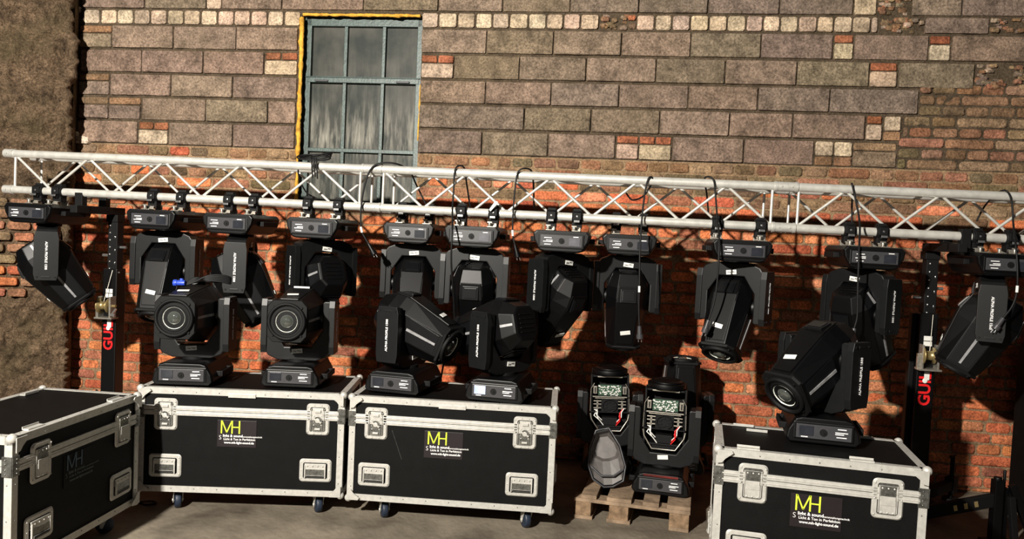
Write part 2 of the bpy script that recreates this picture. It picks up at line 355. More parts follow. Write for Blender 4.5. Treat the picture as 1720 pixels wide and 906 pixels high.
wo = wm.build('wall_back', 'brick', X=WX); tag(wo, kind='structure')
# mortar bed behind the bricks, with the hole for the window
mm = MB(); st = .045; nu = int((U1-U0)/st)
vals = []
us = sorted(set([U0+i*st for i in range(nu+1)]+[WU0, WU1])); vs_ = sorted(set([i*st for i in range(int(V1/st)+1)]+[WV0, WV1, V1]))
idx = {}
for i, u in enumerate(us):
    for j, v in enumerate(vs_):
        idx[i, j] = len(vals); vals.append((u, -.002-.012*noise.fractal((u*9, v*9, 1), 1, 2, 4) if not (WU0-.03 < u < WU1+.03 and WV0-.03 < v < WV1+.03) else .0, v))
fs = [(idx[i, j], idx[i+1, j], idx[i+1, j+1], idx[i, j+1]) for i in range(len(us)-1) for j in range(len(vs_)-1)
      if not (us[i] >= WU0-1e-6 and us[i+1] <= WU1+1e-6 and vs_[j] >= WV0-1e-6 and vs_[j+1] <= WV1+1e-6)]
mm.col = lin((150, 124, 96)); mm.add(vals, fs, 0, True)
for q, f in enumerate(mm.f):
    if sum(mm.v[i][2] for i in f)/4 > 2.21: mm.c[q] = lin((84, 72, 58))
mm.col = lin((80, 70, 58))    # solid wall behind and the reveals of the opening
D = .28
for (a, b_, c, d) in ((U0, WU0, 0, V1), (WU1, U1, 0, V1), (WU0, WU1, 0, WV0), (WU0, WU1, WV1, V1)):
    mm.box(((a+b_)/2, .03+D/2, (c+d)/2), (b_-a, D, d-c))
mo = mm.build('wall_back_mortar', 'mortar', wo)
# ---- left rough pillar wall
PX0, PY0 = at(122, 300, (0, 5.88, 0), (0, 1, 0)).xy
LA = R(18)
LX = T((PX0, PY0, 0)) @ RZ(LA)           # local -x runs left and a little towards the camera
lm = MB(); n_u, n_v = 120, 300; lv = []; WLEN = 1.25
def rock_h(u, v):
    big = noise.fractal((u*2.6, v*2.2, 5), 1, 2.1, 3)*.05
    lump = (1-abs(noise.noise((u*9+v*1.5, v*7, 2))))**2*.022 + noise.fractal((u*22, v*18, 9), .8, 2, 5)*.016
    c_ = noise.voronoi((u*13+.4*noise.noise((u*5, v*5, 0)), v*10, 3))[0]; c2 = noise.voronoi((u*31, v*27, 8))[0]
    return big + lump + .028*noise.ridged_multi_fractal((u*7, v*6, 2), .8, 2.2, 5, 1, 2) + .06*(.6-min(c_[0], .6)) + .022*(.6-min(c2[0], .6))
def edge_u(v): return .05*noise.noise((v*3, 0, 2))+.03*noise.noise((v*11, 4, 2))+.02*noise.noise((v*31, 4, 2))
for i in range(n_u+1):
    for j in range(n_v+1):
        u = -WLEN*(1-i/n_u); v = V1*j/n_v; e = edge_u(v) * (i/n_u)**6
        mk = max(0, min(1, (-.13-u)/.08))*max(0, min(1, (v-.98)/.1))*max(0, min(1, (1.72-v)/.1))
        lv.append((u+e, -(rock_h(u, v)*(1-.85*mk)+.055*mk) - .02 + (.08 if i == n_u else 0), v))
lm.col = lin((104, 86, 68))
lm.add(lv, [(i*(n_v+1)+j, (i+1)*(n_v+1)+j, (i+1)*(n_v+1)+j+1, i*(n_v+1)+j+1) for i in range(n_u) for j in range(n_v)], 0, True)
lm.col = lin((100, 84, 64)); lm.box((-WLEN/2-.02, .27, V1/2), (WLEN, .42, V1))
lo = lm.build('wall_left', 'rock', X=LX); tag(lo, kind='structure')
pb = MB()
for r_ in range(9):
    v0 = 1.0+.083*r_ ; u = -1.0 + (.07 if r_ % 2 else 0)
    lim = -.17 - .035*abs(r_-5)+random.uniform(-.06, .06)
    while u < lim:
        L_ = random.uniform(.13, .17)
        brick(pb, u+.008, u+L_-.008, v0+.006, v0+.07, .118+random.uniform(0, .014), jit(random.choice(BROWN+RED[3:]), .15), .006, .014, .012, y0=.0); u += L_
pbo = pb.build('wall_left_brick_patch', 'brick', lo)

# ---- window
WW, WH = WU1-WU0, WV1-WV0
win = empty('window_1', WX); tag(win, 'tall grey-green steel window with nine grimy panes', 'window', kind='structure')
yF = .085
zb = [uv(600, 132)[1], uv(600, 252)[1]]
fm = MB()
fm.box((WU0+.028, yF, (WV0+WV1)/2), (.05, .05, WH)); fm.box((WU1-.028, yF, (WV0+WV1)/2), (.05, .05, WH))
fm.box(((WU0+WU1)/2, yF, WV1-.035), (WW, .05, .06)); fm.box(((WU0+WU1)/2, yF, WV0+.02), (WW, .05, .04))
fm.build('window_frame', 'frame', win, .004)
sb = MB(); sb.box(((WU0+WU1)/2, yF-.012, zb[0]), (WW-.06, .035, .045)); sb.box(((WU0+WU1)/2, yF-.006, zb[1]), (WW-.06, .03, .028)); sb.box(((WU0+WU1)/2, yF-.02, zb[0]+.018), (WW-.04, .04, .008))
sb.build('crossbar', 'frame', win, .003)
for q in (.345, .665):
    mu_ = MB(); mu_.box((WU0+WW*q, yF, (WV0+WV1)/2), (.026, .03, WH-.05)); mu_.build('mullion', 'frame', win, .003)
xs = [WU0+.04, WU0+WW*.345, WU0+WW*.665, WU1-.04]; zs = [WV0+.03, zb[1], zb[0], WV1-.05]
for i in range(3):
    for j in range(3):
        pm = MB(); pm.box(((xs[i]+xs[i+1])/2, yF+.018, (zs[j]+zs[j+1])/2), (xs[i+1]-xs[i], .006, zs[j+1]-zs[j])); pm.build('pane', 'pane', win)
hg = MB()
for q in (.16, .84): hg.box((WU0+WW*q, yF-.035, zb[0]-.012), (.1, .02, .014))
hg.build('latch', 'ink', win, .002)
fo = MB()
def foam_run(p, q, r0):
    p, q = Vector(p), Vector(q); n = int((q-p).length/.02); P = []
    for i in range(n+1):
        c = p.lerp(q, i/n); P.append((c.x+.006*noise.noise((c.x*9, c.z*9, 1)), c.y+.006*noise.noise((c.z*9, c.x*9, 3)), c.z+.006*noise.noise((c.x*9, c.z*9, 8))))
    o0 = len(fo.v); fo.tube(P, r0, 9)
    for k in range(o0, len(fo.v)):
        b_ = k-o0; i = (b_ % (9*(n+1)))//9; c = Vector(P[i]); v_ = Vector(fo.v[k]); g_ = .75+.8*abs(noise.noise(tuple(v_*26)))+.5*noise.noise((i*.35, r0*99, 2))
        fo.v[k] = tuple(c+(v_-c)*max(.35, g_))
foam_run((WU0+.002, -.004, WV0+.02), (WU0+.002, -.004, WV1-.02), .016)
foam_run((WU0+.01, -.006, WV1), (WU1-.02, -.006, WV1), .012)
foam_run((WU1-.002, .01, WV0+.5), (WU1-.002, .01, WV1-.5), .009)
fo.build('foam_sealant', 'foam', win)

# ---- dark board at the far right
bb = MB(); p = at(1694, 858, (0, 0, 0), (0, 0, 1))
bb.box((.28, .1, .52), (.5, .3, 1.04)); bb.box((.28, .1, 1.05), (.52, .32, .02)); bb.box((.28, .1, .012), (.52, .32, .024))
bo = bb.build('black_cabinet', 'board', bevel=.006, X=T((p.x+.01, 4.72, 0)) @ RZ(0)); tag(bo, 'tall plain black cabinet cut off by the right edge of the photo', 'cabinet')

# ================================================================== TRUSS
Z0 = 1.757; CC = .24; SL = -.0075
TX = T((0, TY, Z0)) @ RZ(-TA) @ RY(-math.atan(SL))       # local x along, y back, z up; origin = front bottom chord
def tpt(px, py): p = at(px, py, (0, TY, 0), TN); return p
def tu(px, py=355): return at(px, py, (0, TY, 0), TN).x/cos(TA)
chord_r, brace_r = .0255, .0085
sect = [(-3.445, -.912, 'S', 'left-hand silver truss section in front of the rough wall'),
        (-.912, 1.597, 'S', 'middle silver truss section in front of the window and brick wall'),
        (1.597, 4.1, 'M', 'right-hand silver truss section above the smallest case')]
for ua, ub, ph, lab in sect:
    tr = empty('truss_section', TX @ T((ua, 0, 0)), lab, 'truss', 'sections of the lighting truss'); L_ = ub-ua
    for y in (0, CC):
        for z in (0, CC):
            c = MB(); c.cyl((.012, y, z), (L_-.012, y, z), chord_r, n=24)
            o = c.build('chord', 'truss', tr)
            for s_, x0 in ((1, .0), (-1, L_)):
                e = MB(); e.cyl((x0, y, z), (x0+s_*.052, y, z), chord_r+.0035, n=24); e.cyl((x0+s_*.052, y, z), (x0+s_*.066, y, z), chord_r+.006, n=24)
                e.cyl((x0+s_*.03, y-.033, z), (x0+s_*.03, y+.033, z), .006, n=8)
                e.build('end_connector', 'alu', o)
    n = 9; a, b_ = .075, L_-.075; stp = (b_-a)/n
    def zig(face, phase):
        for i in range(n):
            lo_, hi_ = (i+phase) % 2, (i+1+phase) % 2
            x0, x1 = a+stp*i+.006, a+stp*(i+1)-.006
            q = {'front': lambda x, t: (x, 0, CC*t), 'back': lambda x, t: (x, CC, CC*t), 'top': lambda x, t: (x, CC*t, CC), 'bottom': lambda x, t: (x, CC*t, 0)}[face]
            m_ = MB(); m_.cyl(q(x0, .06+.88*hi_ if True else 0), q(x1, .06+.88*lo_), brace_r, n=10); m_.build('brace', 'truss', tr)
    s_ = 0 if ph == 'S' else 1
    # phase 0: first diagonal runs from the top chord down
    zig('front', s_); zig('back', 1-s_); zig('bottom', s_)
    zig('top', s_)
    for x in (.075, L_-.075):
        for p0, p1 in (((x, 0, 0), (x, 0, CC)), ((x, CC, 0), (x, CC, CC)), ((x, 0, CC), (x, CC, CC)), ((x, 0, 0), (x, CC, 0))):
            m_ = MB(); m_.cyl(p0, p1, brace_r, n=10); m_.build('end_bar', 'truss', tr)

# ================================================================== MOVING-HEAD SPOTLIGHTS
# upright frame: base bottom z=0, control panel faces -y
def trap(s, dz=0): return [(-.150*s, .0+dz), (-.168*s, .022), (-.160*s, .062), (-.128*s, .118-dz), (-.10*s, .126-dz), (.10*s, .126-dz), (.128*s, .118-dz), (.160*s, .062), (.168*s, .022), (.150*s, 0+dz)]
m_ = MB(); rings = [[(x, y, z) for x, z in trap(s, dz)] for y, s, dz in ((-.2, .96, .004), (-.185, 1, 0), (.185, 1, 0), (.2, .95, .006))]
m_.loft(rings); m_.box((0, -.199, .062), (.268, .012, .084)); ME_base = m_.mesh('base', 'black', .005)
m_ = MB(); m_.box((0, -.2065, .060), (.244, .006, .066)); ME_panel = m_.mesh('control_panel', 'grey', .0015)
m_ = MB(); m_.box((-.078, -.211, .064), (.064, .004, .046)); ME_disp = m_.mesh('display', 'screen', .001)
m_ = MB(); m_.box((-.078, -.211, .064), (.064, .004, .046)); ME_disp_lit = m_.mesh('display', 'lcd', .001); ME_disp_pale = m_.mesh('display', 'pscreen', .001)
m_ = MB(); m_.cyl((-.002, -.209, .060), (-.002, -.214, .060), .017, n=20); m_.cyl((-.002, -.213, .060), (-.002, -.219, .060), .006, n=12); ME_jog = m_.mesh('jog_dial', 'matte')
m_ = MB()
for z, a, b_ in ((.082, .060, .098), (.066, .05, .105), (.058, .05, .088), (.044, .056, .1), (.034, -.1, -.07)): m_.box(((a+b_)/2, -.2105, z), (b_-a, .001, .0042))
ME_print = m_.mesh('printed_lines', 'white')
m_ = MB()
for s_ in (1,):
    m_.box((.168, -.09, .055), (.03, .02, .03)); m_.box((.168, .09, .055), (.03, .02, .03)); m_.box((.186, 0, .055), (.012, .2, .032))
ME_hand = m_.mesh('handle', 'matte', .004)
# yoke
yo = [(-.11, .134), (-.168, .158), (-.196, .20), (-.204, .30), (-.202, .40), (-.194, .475), (-.186, .484), (-.150, .484), (-.142, .475),
      (-.142, .31), (-.076, .212), (.076, .212), (.142, .31), (.142, .475), (.150, .484), (.186, .484), (.194, .475), (.202, .40), (.204, .30), (.196, .20), (.168, .158), (.11, .134)]
m_ = MB(); m_.prism(yo, -.060, .060); ME_yoke = m_.mesh('yoke', 'arm', .006)
m_ = MB(); m_.cyl((0, 0, .122), (0, 0, .142), .075, n=28); ME_neck = m_.mesh('pan_bearing', 'matte')
def armcover(s_):
    m_ = MB(); P = [(-.062, .175), (.062, .175), (.070, .22), (.070, .45), (.060, .49), (-.060, .49), (-.070, .45), (-.070, .22)]
    m_.prism(P, s_*.178, s_*.212, axis='x'); m_.box((s_*.212, 0, .468), (.004, .05, .012)); return m_.mesh('arm_cover', 'arm', .007)
ME_cov = [armcover(-1), armcover(1)]
m_ = MB()
for y in (-.05, .05): m_.cyl((-.216, y, .468), (-.2115, y, .468), .006, n=10); m_.cyl((.2115, y, .468), (.216, y, .468), .006, n=10)
ME_bolt = m_.mesh('arm_bolts', 'matte')
TM_alpha = text_mesh('ALPHA PROFILE 1500', .0195, bold=.0004)
TM_tag = text_mesh('Clay Paky', .013, .0004, .0003)
m_ = MB(); m_.box((0, 0, 0), (.062, .003, .026)); ME_tag = m_.mesh('logo_sticker', 'tag', .0005)
PIV = .392
# head: local origin at the pivot, lens towards -y
def octo(a, hx, hz, cx, cz, dz=0):
    return [(-hx, -a, dz-hz+cz), (-hx+cx, -a, dz-hz), (hx-cx, -a, dz-hz), (hx, -a, dz-hz+cz), (hx, -a, dz+hz-cz), (hx-cx, -a, dz+hz), (-hx+cx, -a, dz+hz), (-hx, -a, dz+hz-cz)]
ST = [(-.172, .078, .088, .03, .035), (-.165, .092, .098, .035, .045), (-.085, .124, .142, .055, .072), (-.02, .128, .154, .055, .08), (.04, .127, .152, .055, .08), (.285, .106, .116, .045, .05), (.30, .104, .113, .045, .05)]
m_ = MB(); m_.loft([octo(*s_) for s_ in ST])
for s_ in (1, -1):       # raised spine plates, ridges and the rear cooling grille
    m_.loft([[(-.062, .10, s_*.140), (.062, .10, s_*.140), (.062, .10, s_*.146), (-.062, .10, s_*.146)], [(-.07, .0, s_*.150), (.07, .0, s_*.150), (.07, .0, s_*.162), (-.07, .0, s_*.162)],
             [(-.05, -.28, s_*.112), (.05, -.28, s_*.112), (.05, -.28, s_*.123), (-.05, -.28, s_*.123)]])
m_.cyl((-.142, 0, 0), (.142, 0, 0), .05, n=24)
m_.cyl((0, -.295, 0), (0, -.32, 0), .100, .098, n=32)
for i in range(5): m_.box((0, .1735, -.05+.025*i), (.11, .006, .008))
ME_head = m_.mesh('head', 'black', .004)
ME_hpan = []; ME_facet = []; ME_stripe = []
def quadplate(m_, s_, a0, x0, h0, a1, x1, h1, t0=.003, zc=0):
    m_.loft([[(s_*x0, -a0, zc-h0), (s_*(x0+t0), -a0, zc-h0), (s_*(x0+t0), -a0, zc+h0), (s_*x0, -a0, zc+h0)], [(s_*x1, -a1, zc-h1), (s_*(x1+t0), -a1, zc-h1), (s_*(x1+t0), -a1, zc+h1), (s_*x1, -a1, zc+h1)]])
for s_ in (1, -1):
    m_ = MB(); m_.box((0, .042, s_*.156), (.096, .082, .016), X=T((0, .042, s_*.163)) @ RX(s_*R(-14)) @ T((0, -.042, -s_*.163))); m_.box((0, .042, s_*.165), (.076, .062, .004), X=T((0, .042, s_*.163)) @ RX(s_*R(-14)) @ T((0, -.042, -s_*.163))); ME_hpan.append(m_.mesh('rear_cover', 'facet', .002))
    for a0, x0, h0, a1, x1, h1 in ((.075, .1235, .070, .278, .1055, .055), (-.082, .1225, .068, -.158, .0925, .048)):
        m_ = MB(); quadplate(m_, s_, a0, x0, h0, a1, x1, h1); ME_facet.append(m_.mesh('cheek_panel', 'facet', .001))
        m_ = MB(); quadplate(m_, s_, a0+(.006 if a0 > 0 else -.004), x0+.0015, .0075, a1-(.006 if a1 > 0 else -.004), x1+.0015, .0065, .005); ME_stripe.append(m_.mesh('silver_stripe', 'stripe'))
m_ = MB(); m_.lathe([(.100, .302), (.104, .318), (.104, .330), (.096, .334), (.088, .330), (.086, .315), (.076, .312), (.074, .322), (.066, .322), (.064, .302), (.04, .298)], (0, 0, 0), (0, -1, 0), n=40)
for a in range(4): m_.cyl((.088*1.3*cos(a*pi/2+pi/4)*.95, -.308, .088*1.3*sin(a*pi/2+pi/4)*.95), (.088*1.3*cos(a*pi/2+pi/4)*.95, -.322, .088*1.3*sin(a*pi/2+pi/4)*.95), .007, n=8)
m_.loft([octo(.296, .106, .115, .045, .05), octo(.302, .110, .118, .03, .034), octo(.314, .106, .114, .03, .034)])
ME_bezel = m_.mesh('lens_bezel', 'matte')
m_ = MB(); m_.lathe([(.060, .324), (.056, .318), (.048, .316), (.040, .318), (.034, .312)], (0, 0, 0), (0, -1, 0), n=32); ME_ring = m_.mesh('reflector_ring', 'ring')
m_ = MB(); m_.lathe([(.040, .310), (.036, .322), (.026, .331), (.012, .336), (.0005, .337)], (0, 0, 0), (0, -1, 0), n=32)
g2 = bpy.data.materials.new('clear_lens'); g2.use_nodes = True; bb_ = g2.node_tree.nodes['Principled BSDF']
bb_.inputs['Transmission Weight'].default_value = 1; bb_.inputs['Roughness'].default_value = .02; bb_.inputs['IOR'].default_value = 1.25; bb_.inputs['Base Color'].default_value = (.85, .95, .85, 1)
ME_lens = m_.mesh('lens', 'lens')

def unit(X, label, group, az, el, hang=False, yaw=0, lit=False, sp=.09, disp=None, tagged=True, sticker=True):
    """X: mount frame (base bottom when standing; chord centre when hanging). az: lens heading (0 = to camera -y world, 90 = +x), el: degrees down."""
    t = empty('moving_head_light', X @ RZ(yaw), label, 'stage light', group)
    Fm = T((0, 0, -.088)) @ RY(pi) if hang else Matrix.Identity(4)
    d = Vector((cos(R(el))*sin(R(az)), -cos(R(el))*cos(R(az)), -sin(R(el))))
    dl = ((X @ RZ(yaw) @ Fm).to_3x3().inverted() @ d)
    pan = atan2(dl.x, -dl.y); th = asin(max(-1, min(1, dl.z)))
    bs = inst('base', ME_base, t, Fm)
    for nm, me in (('control_panel', ME_panel), ('display', disp or (ME_disp_lit if lit else ME_disp)), ('jog_dial', ME_jog), ('printed_lines', ME_print)): inst(nm, me, bs)
    inst('handle', ME_hand, bs); inst('handle', ME_hand, bs, RZ(pi))
    yk = inst('yoke', ME_yoke, t, Fm @ RZ(pan)); inst('pan_bearing', ME_neck, yk)
    for me in ME_cov: inst('arm_cover', me, yk)
    inst('bolts', ME_bolt, yk)
    # lettering reads bottom to top on both arm faces
    for s_ in (-1, 1):
        lettering('lettering', TM_alpha, 'white', yk, T((s_*.2135, 0, .33)) @ RZ(s_*pi/2) @ RX(pi/2) @ RZ(pi/2))
    if sticker:
        for s_ in (-1, 1):
            inst('logo_sticker', ME_tag, yk, T((0, s_*.0635, .19)) @ RY(R(-6)))
            lettering('logo_lettering', TM_tag, 'ink', yk, T((0, s_*.0652, .19)) @ (RZ(pi) if s_ > 0 else Matrix.Identity(4)) @ RX(pi/2) @ RZ(R(6)))
    hd = inst('head', ME_head, t, Fm @ RZ(pan) @ T((0, 0, PIV)) @ RX(-th))
    for nm, me in [('rear_cover', q_) for q_ in ME_hpan]+[('cheek_panel', q_) for q_ in ME_facet]+[('silver_stripe', q_) for q_ in ME_stripe]+[('lens_bezel', ME_bezel), ('reflector_ring', ME_ring), ('lens', ME_lens)]: inst(nm, me, hd)
    if tagged:
        for s_ in (1, -1): inst('logo_sticker', ME_tag, hd, T((.0, -.20, s_*.1415)) @ RX(s_*R(10)+pi/2) @ RY(R(10)))
    if hang:
        for s_ in (-1, 1):
            c = inst('truss_clamp', ME_clamp, t, T((s_*sp, 0, 0))); inst('wing_bolt', ME_wing, c)
            inst('omega_bracket', ME_omega, t, T((s_*sp, 0, -.088)))
    return t
# clamp
m_ = MB(); m_.lathe([(.0262, -.031), (.041, -.031), (.041, .031), (.0262, .031)], (0, 0, 0), (1, 0, 0), n=24)
m_.box((0, 0, -.050), (.060, .058, .036)); m_.box((0, -.040, .004), (.05, .018, .044)); m_.box((0, .038, .006), (.06, .016, .044)); m_.box((0, .004, .042), (.05, .044, .018))
m_.box((0, -.03, -.035), (.034, .03, .014)); ME_clamp = m_.mesh('truss_clamp', 'matte', .003)
m_ = MB(); m_.cyl((0, -.045, -.026), (0, -.06, -.026), .007, n=10); m_.box((0, -.064, -.026), (.034, .006, .013)); m_.cyl((.0, -.044, .004), (0, -.05, .004), .006, n=8); m_.cyl((0, 0, -.062), (0, 0, -.078), .011, n=6)
ME_wing = m_.mesh('wing_bolt', 'chrome', .001)
m_ = MB(); m_.box((0, 0, .022), (.05, .09, .006)); m_.box((0, -.05, .01), (.05, .006, .03)); m_.box((0, .05, .01), (.05, .006, .03)); m_.box((0, -.075, .003), (.05, .055, .005)); m_.box((0, .075, .003), (.05, .055, .005))
for y in (-.085, .085): m_.cyl((-.012, y, .004), (-.012, y, .026), .009, n=10); m_.box((-.012, y, .03), (.03, .005, .008))
ME_omega = m_.mesh('omega_bracket', 'steel', .001)

def chord_frame(px, back=False):
    u = tu(px, 355+(px-620)*.049); return TX @ T((u, CC if back else 0, 0))
G_H = 'moving head lights hanging from the truss'
def hung(px, lab, az, el, back=False, yaw=0, **kw):
    if back:   # shift so that the unit under the rear chord still stands where the photo shows it
        p = at(px, 355+(px-620)*.049, (0, TY+CC/cos(TA), 0), TN); X = TX @ T((p.x/cos(TA)-.0, CC, 0)); X = TX @ T(((TX.inverted() @ p).x, CC, 0))
    else: X = chord_frame(px)
    return unit(X, lab, G_H, az, el, hang=True, yaw=yaw, **kw)
hung(84, 'leftmost hanging black moving light, in front of the rough rendered wall, side-on', 118, 52, sp=.07)
hung(284, 'hanging black moving light just right of the left lift mast, head pointing down', -2, 66, sp=.10)
hung(408, 'hanging black moving light above the cable bundle, head tilted down to the right', 100, 60, sp=.085)
hung(545, 'hanging black moving light below the window, head turned almost level', -140, 24, sp=.10)
hung(700, 'hanging black moving light right of the window, lens turned down to the front', 2, 60, back=True, sp=.09)
hung(803, 'hanging black moving light with a pale lever on one truss clamp', 176, 72, sp=.1, disp=ME_disp_pale)
hung(948, 'hanging black moving light leaning down left above the right end of the middle case', -140, 58, sp=.078, disp=ME_disp_pale)
hung(1058, 'hanging black moving light with square rear cover, above the pallet', 180, 80, back=True, sp=.085)
hung(1240, 'hanging black moving light with a power plug dangling across its head', -38, 60, sp=.125)
hung(1452, 'hanging black moving light directly above the standing one on the smallest case', 122, 60, sp=.09)
hung(1668, 'rightmost hanging black moving light, right of the right lift mast', -116, 62, sp=.09)
# pale lever on the clamp of the sixth light
lv_ = MB(); lv_.prism([(-.012, -.035), (.002, -.038), (.014, .02), (.01, .036), (-.006, .03)], -.006, .006); q = at(829, 346, (0, TY-.07, 0), TN)
o = lv_.build('clamp_lever', 'tag', bevel=.002, X=T(q) @ RY(R(28))); tag(o, 'pale lever on the clamp of a hanging light', 'lever')

# ================================================================== FLIGHT CASES
def logo_mesh():
    g = MB(); h = .036; t = .0075
    def bar(p, q, w_):
        d = (Vector((q[0], q[1]))-Vector((p[0], p[1]))).normalized()*w_/2; nx, ny = -d.y, d.x
        g.add([(p[0]+nx, p[1]+ny, 0), (p[0]-nx, p[1]-ny, 0), (q[0]-nx, q[1]-ny, 0), (q[0]+nx, q[1]+ny, 0), (p[0]+nx, p[1]+ny, .001), (p[0]-nx, p[1]-ny, .001), (q[0]-nx, q[1]-ny, .001), (q[0]+nx, q[1]+ny, .001)],
              [(0, 3, 2, 1), (4, 5, 6, 7), (0, 1, 5, 4), (1, 2, 6, 5), (2, 3, 7, 6), (3, 0, 4, 7)])
    bar((.004, -h), (.004, h), t); bar((.062, -h), (.062, h), t); bar((.102, -h), (.102, h), t); bar((.066, .0), (.098, .0), .006)
    bar((.006, h-.001), (.033, -h+.006), t*.85); bar((.060, h-.001), (.033, -h+.006), t*.85)
    return g.mesh('logo', [])
TM_MH = logo_mesh()
TM_l1 = text_mesh('light & sound', .0205, .0004, .0004, 'LEFT'); TM_l1b = text_mesh('veranstaltungstechnik', .0125, .0004, .0001, 'LEFT')
TM_l2 = text_mesh('Licht & Ton in Perfektion', .017, .0004, .0002, 'LEFT'); TM_l3 = text_mesh('www.mh-light-sound.de', .017, .0004, .0004, 'LEFT')
TM_s = text_mesh('S', .034, .0004, -.0006, 'CENTER')
def rrect(w_, h_, r, n=5):
    P = []
    for cx, cz, a0 in ((w_/2-r, h_/2-r, 0), (-w_/2+r, h_/2-r, 90), (-w_/2+r, -h_/2+r, 180), (w_/2-r, -h_/2+r, 270)):
        for k in range(n+1): a = R(a0+90*k/n); P.append((cx+r*cos(a), cz+r*sin(a)))
    return P
def frame_plate(m_, w_, h_, r, t, wi, hi, dz=0):   # plate with a rectangular recess, facing -y
    o = rrect(w_, h_, r); i_ = [(x*wi/w_, z*hi/h_) for x, z in o]; n = len(o)
    i_ = rrect(wi, hi, r*.5)
    vs = [(x, 0, z) for x, z in o]+[(x, -t, z) for x, z in [(p*(1-.006/w_*2), q*(1-.006/h_*2)) for p, q in o]]+[(x, -t, z) for x, z in i_]+[(x, -t+.008, z) for x, z in i_]
    m_.add(vs, [(k*n+i, k*n+(i+1) % n, (k+1)*n+(i+1) % n, (k+1)*n+i) for k in range(3) for i in range(n)])
    m_.add([(x, -t+.007, z) for x, z in i_], [tuple(range(n))], 1)
def rivets(m_, pts, mi=0, r=.004):
    for x, y, z in pts: m_.sphere((x, y, z), r, mi, n=8, sq=(1, .5, 1))
m_ = MB(); frame_plate(m_, .128, .178, .022, .007, .086, .140)
ME_latch = m_.mesh('latch_dish', ['alu', 'alud'])  # dish floor in darker metal, the recess shade put into its colour
m_ = MB(); m_.box((0, -.006, .036), (.060, .006, .058)); m_.box((0, -.006, -.038), (.056, .006, .054), mi=1); m_.cyl((0, -.004, -.004), (0, -.014, -.004), .024, n=18, mi=1); m_.cyl((0, -.013, -.004), (0, -.017, -.004), .013, n=14); m_.box((0, -.018, 0), (.050, .004, .010), X=T((0, 0, -.004)) @ RY(R(28))); m_.box((0, -.0125, .048), (.034, .008, .014)); m_.box((0, -.0125, -.052), (.03, .006, .010)); m_.box((-.036, -.006, 0), (.005, .006, .12), mi=1); m_.box((.036, -.006, 0), (.005, .006, .12), mi=1)
rivets(m_, [(x, -.0085, z) for x in (-.054, .054) for z in (-.07, 0, .07)]+[(x, -.0085, z) for x in (-.02, .02) for z in (-.079, .079)]+[(x, -.010, z) for x in (-.02, .02) for z in (.02, -.03)])
ME_bfly = m_.mesh('butterfly_catch', ['alu', 'alud'], .001)
m_ = MB(); m_.box((0, -.006, .034), (.066, .006, .05), mi=1); m_.box((0, -.008, -.034), (.066, .008, .058)); m_.box((0, -.0125, -.006), (.060, .003, .040)); m_.box((-.037, -.008, 0), (.004, .006, .12)); m_.box((.037, -.008, 0), (.004, .006, .12))
rivets(m_, [(x, -.0085, z) for x in (-.054, .054) for z in (-.07, 0, .07)]+[(x, -.0125, z) for x in (-.024, 0, .024) for z in (-.058,)]+[(x, -.010, z) for x in (-.024, 0, .024) for z in (.048,)], r=.0045)
ME_flat = m_.mesh('hinge_catch', ['alu', 'alud'], .001)
m_ = MB(); frame_plate(m_, .178, .130, .02, .006, .135, .09)
ME_hdish = m_.mesh('handle_dish', ['alu', 'matte'])
m_ = MB(); m_.box((0, -.008, .022), (.118, .008, .036)); m_.box((0, -.011, -.006), (.106, .006, .034), mi=2); m_.box((0, -.013, -.029), (.10, .010, .010), mi=1); m_.box((-.056, -.012, -.005), (.006, .008, .07)); m_.box((.056, -.012, -.005), (.006, .008, .07)); rivets(m_, [(x, -.016, .028) for x in (-.042, -.014, .014, .042)]+[(x, -.0065, z) for x in (-.078, .078) for z in (-.045, 0, .045)])
ME_grip = m_.mesh('spring_grip', ['alu', 'rubber', 'alud'], .001)
m_ = MB()
m_.sphere((.004, .004, -.004), .0215, n=18); m_.prism([(0, 0), (.062, 0), (.07, -.012), (.035, -.04), (.022, -.058), (0, -.062)], -.021, -.0165); ME_corner = m_.mesh('ball_corner', 'alu')
m_ = MB(); m_.box((0, 0, -.005), (.10, .085, .008)); m_.prism([(-.03, -.005), (.03, -.005), (.022, -.085), (.008, -.088), (-.018, -.03)], -.026, -.022, axis='x'); m_.prism([(-.03, -.005), (.03, -.005), (.022, -.085), (.008, -.088), (-.018, -.03)], .022, .026, axis='x'); m_.cyl((-.03, .012, -.072), (.03, .012, -.072), .008, n=10)
ME_cast = m_.mesh('castor', 'alu', .001)
m_ = MB(); m_.lathe([(.005, -.018), (.03, -.018), (.034, -.016), (.043, -.016), (.0455, -.008), (.0455, .008), (.043, .016), (.034, .016), (.03, .018), (.005, .018)], (0, .012, -.0725), (1, 0, 0), n=28)
ME_wheel = m_.mesh('wheel', 'wheel')
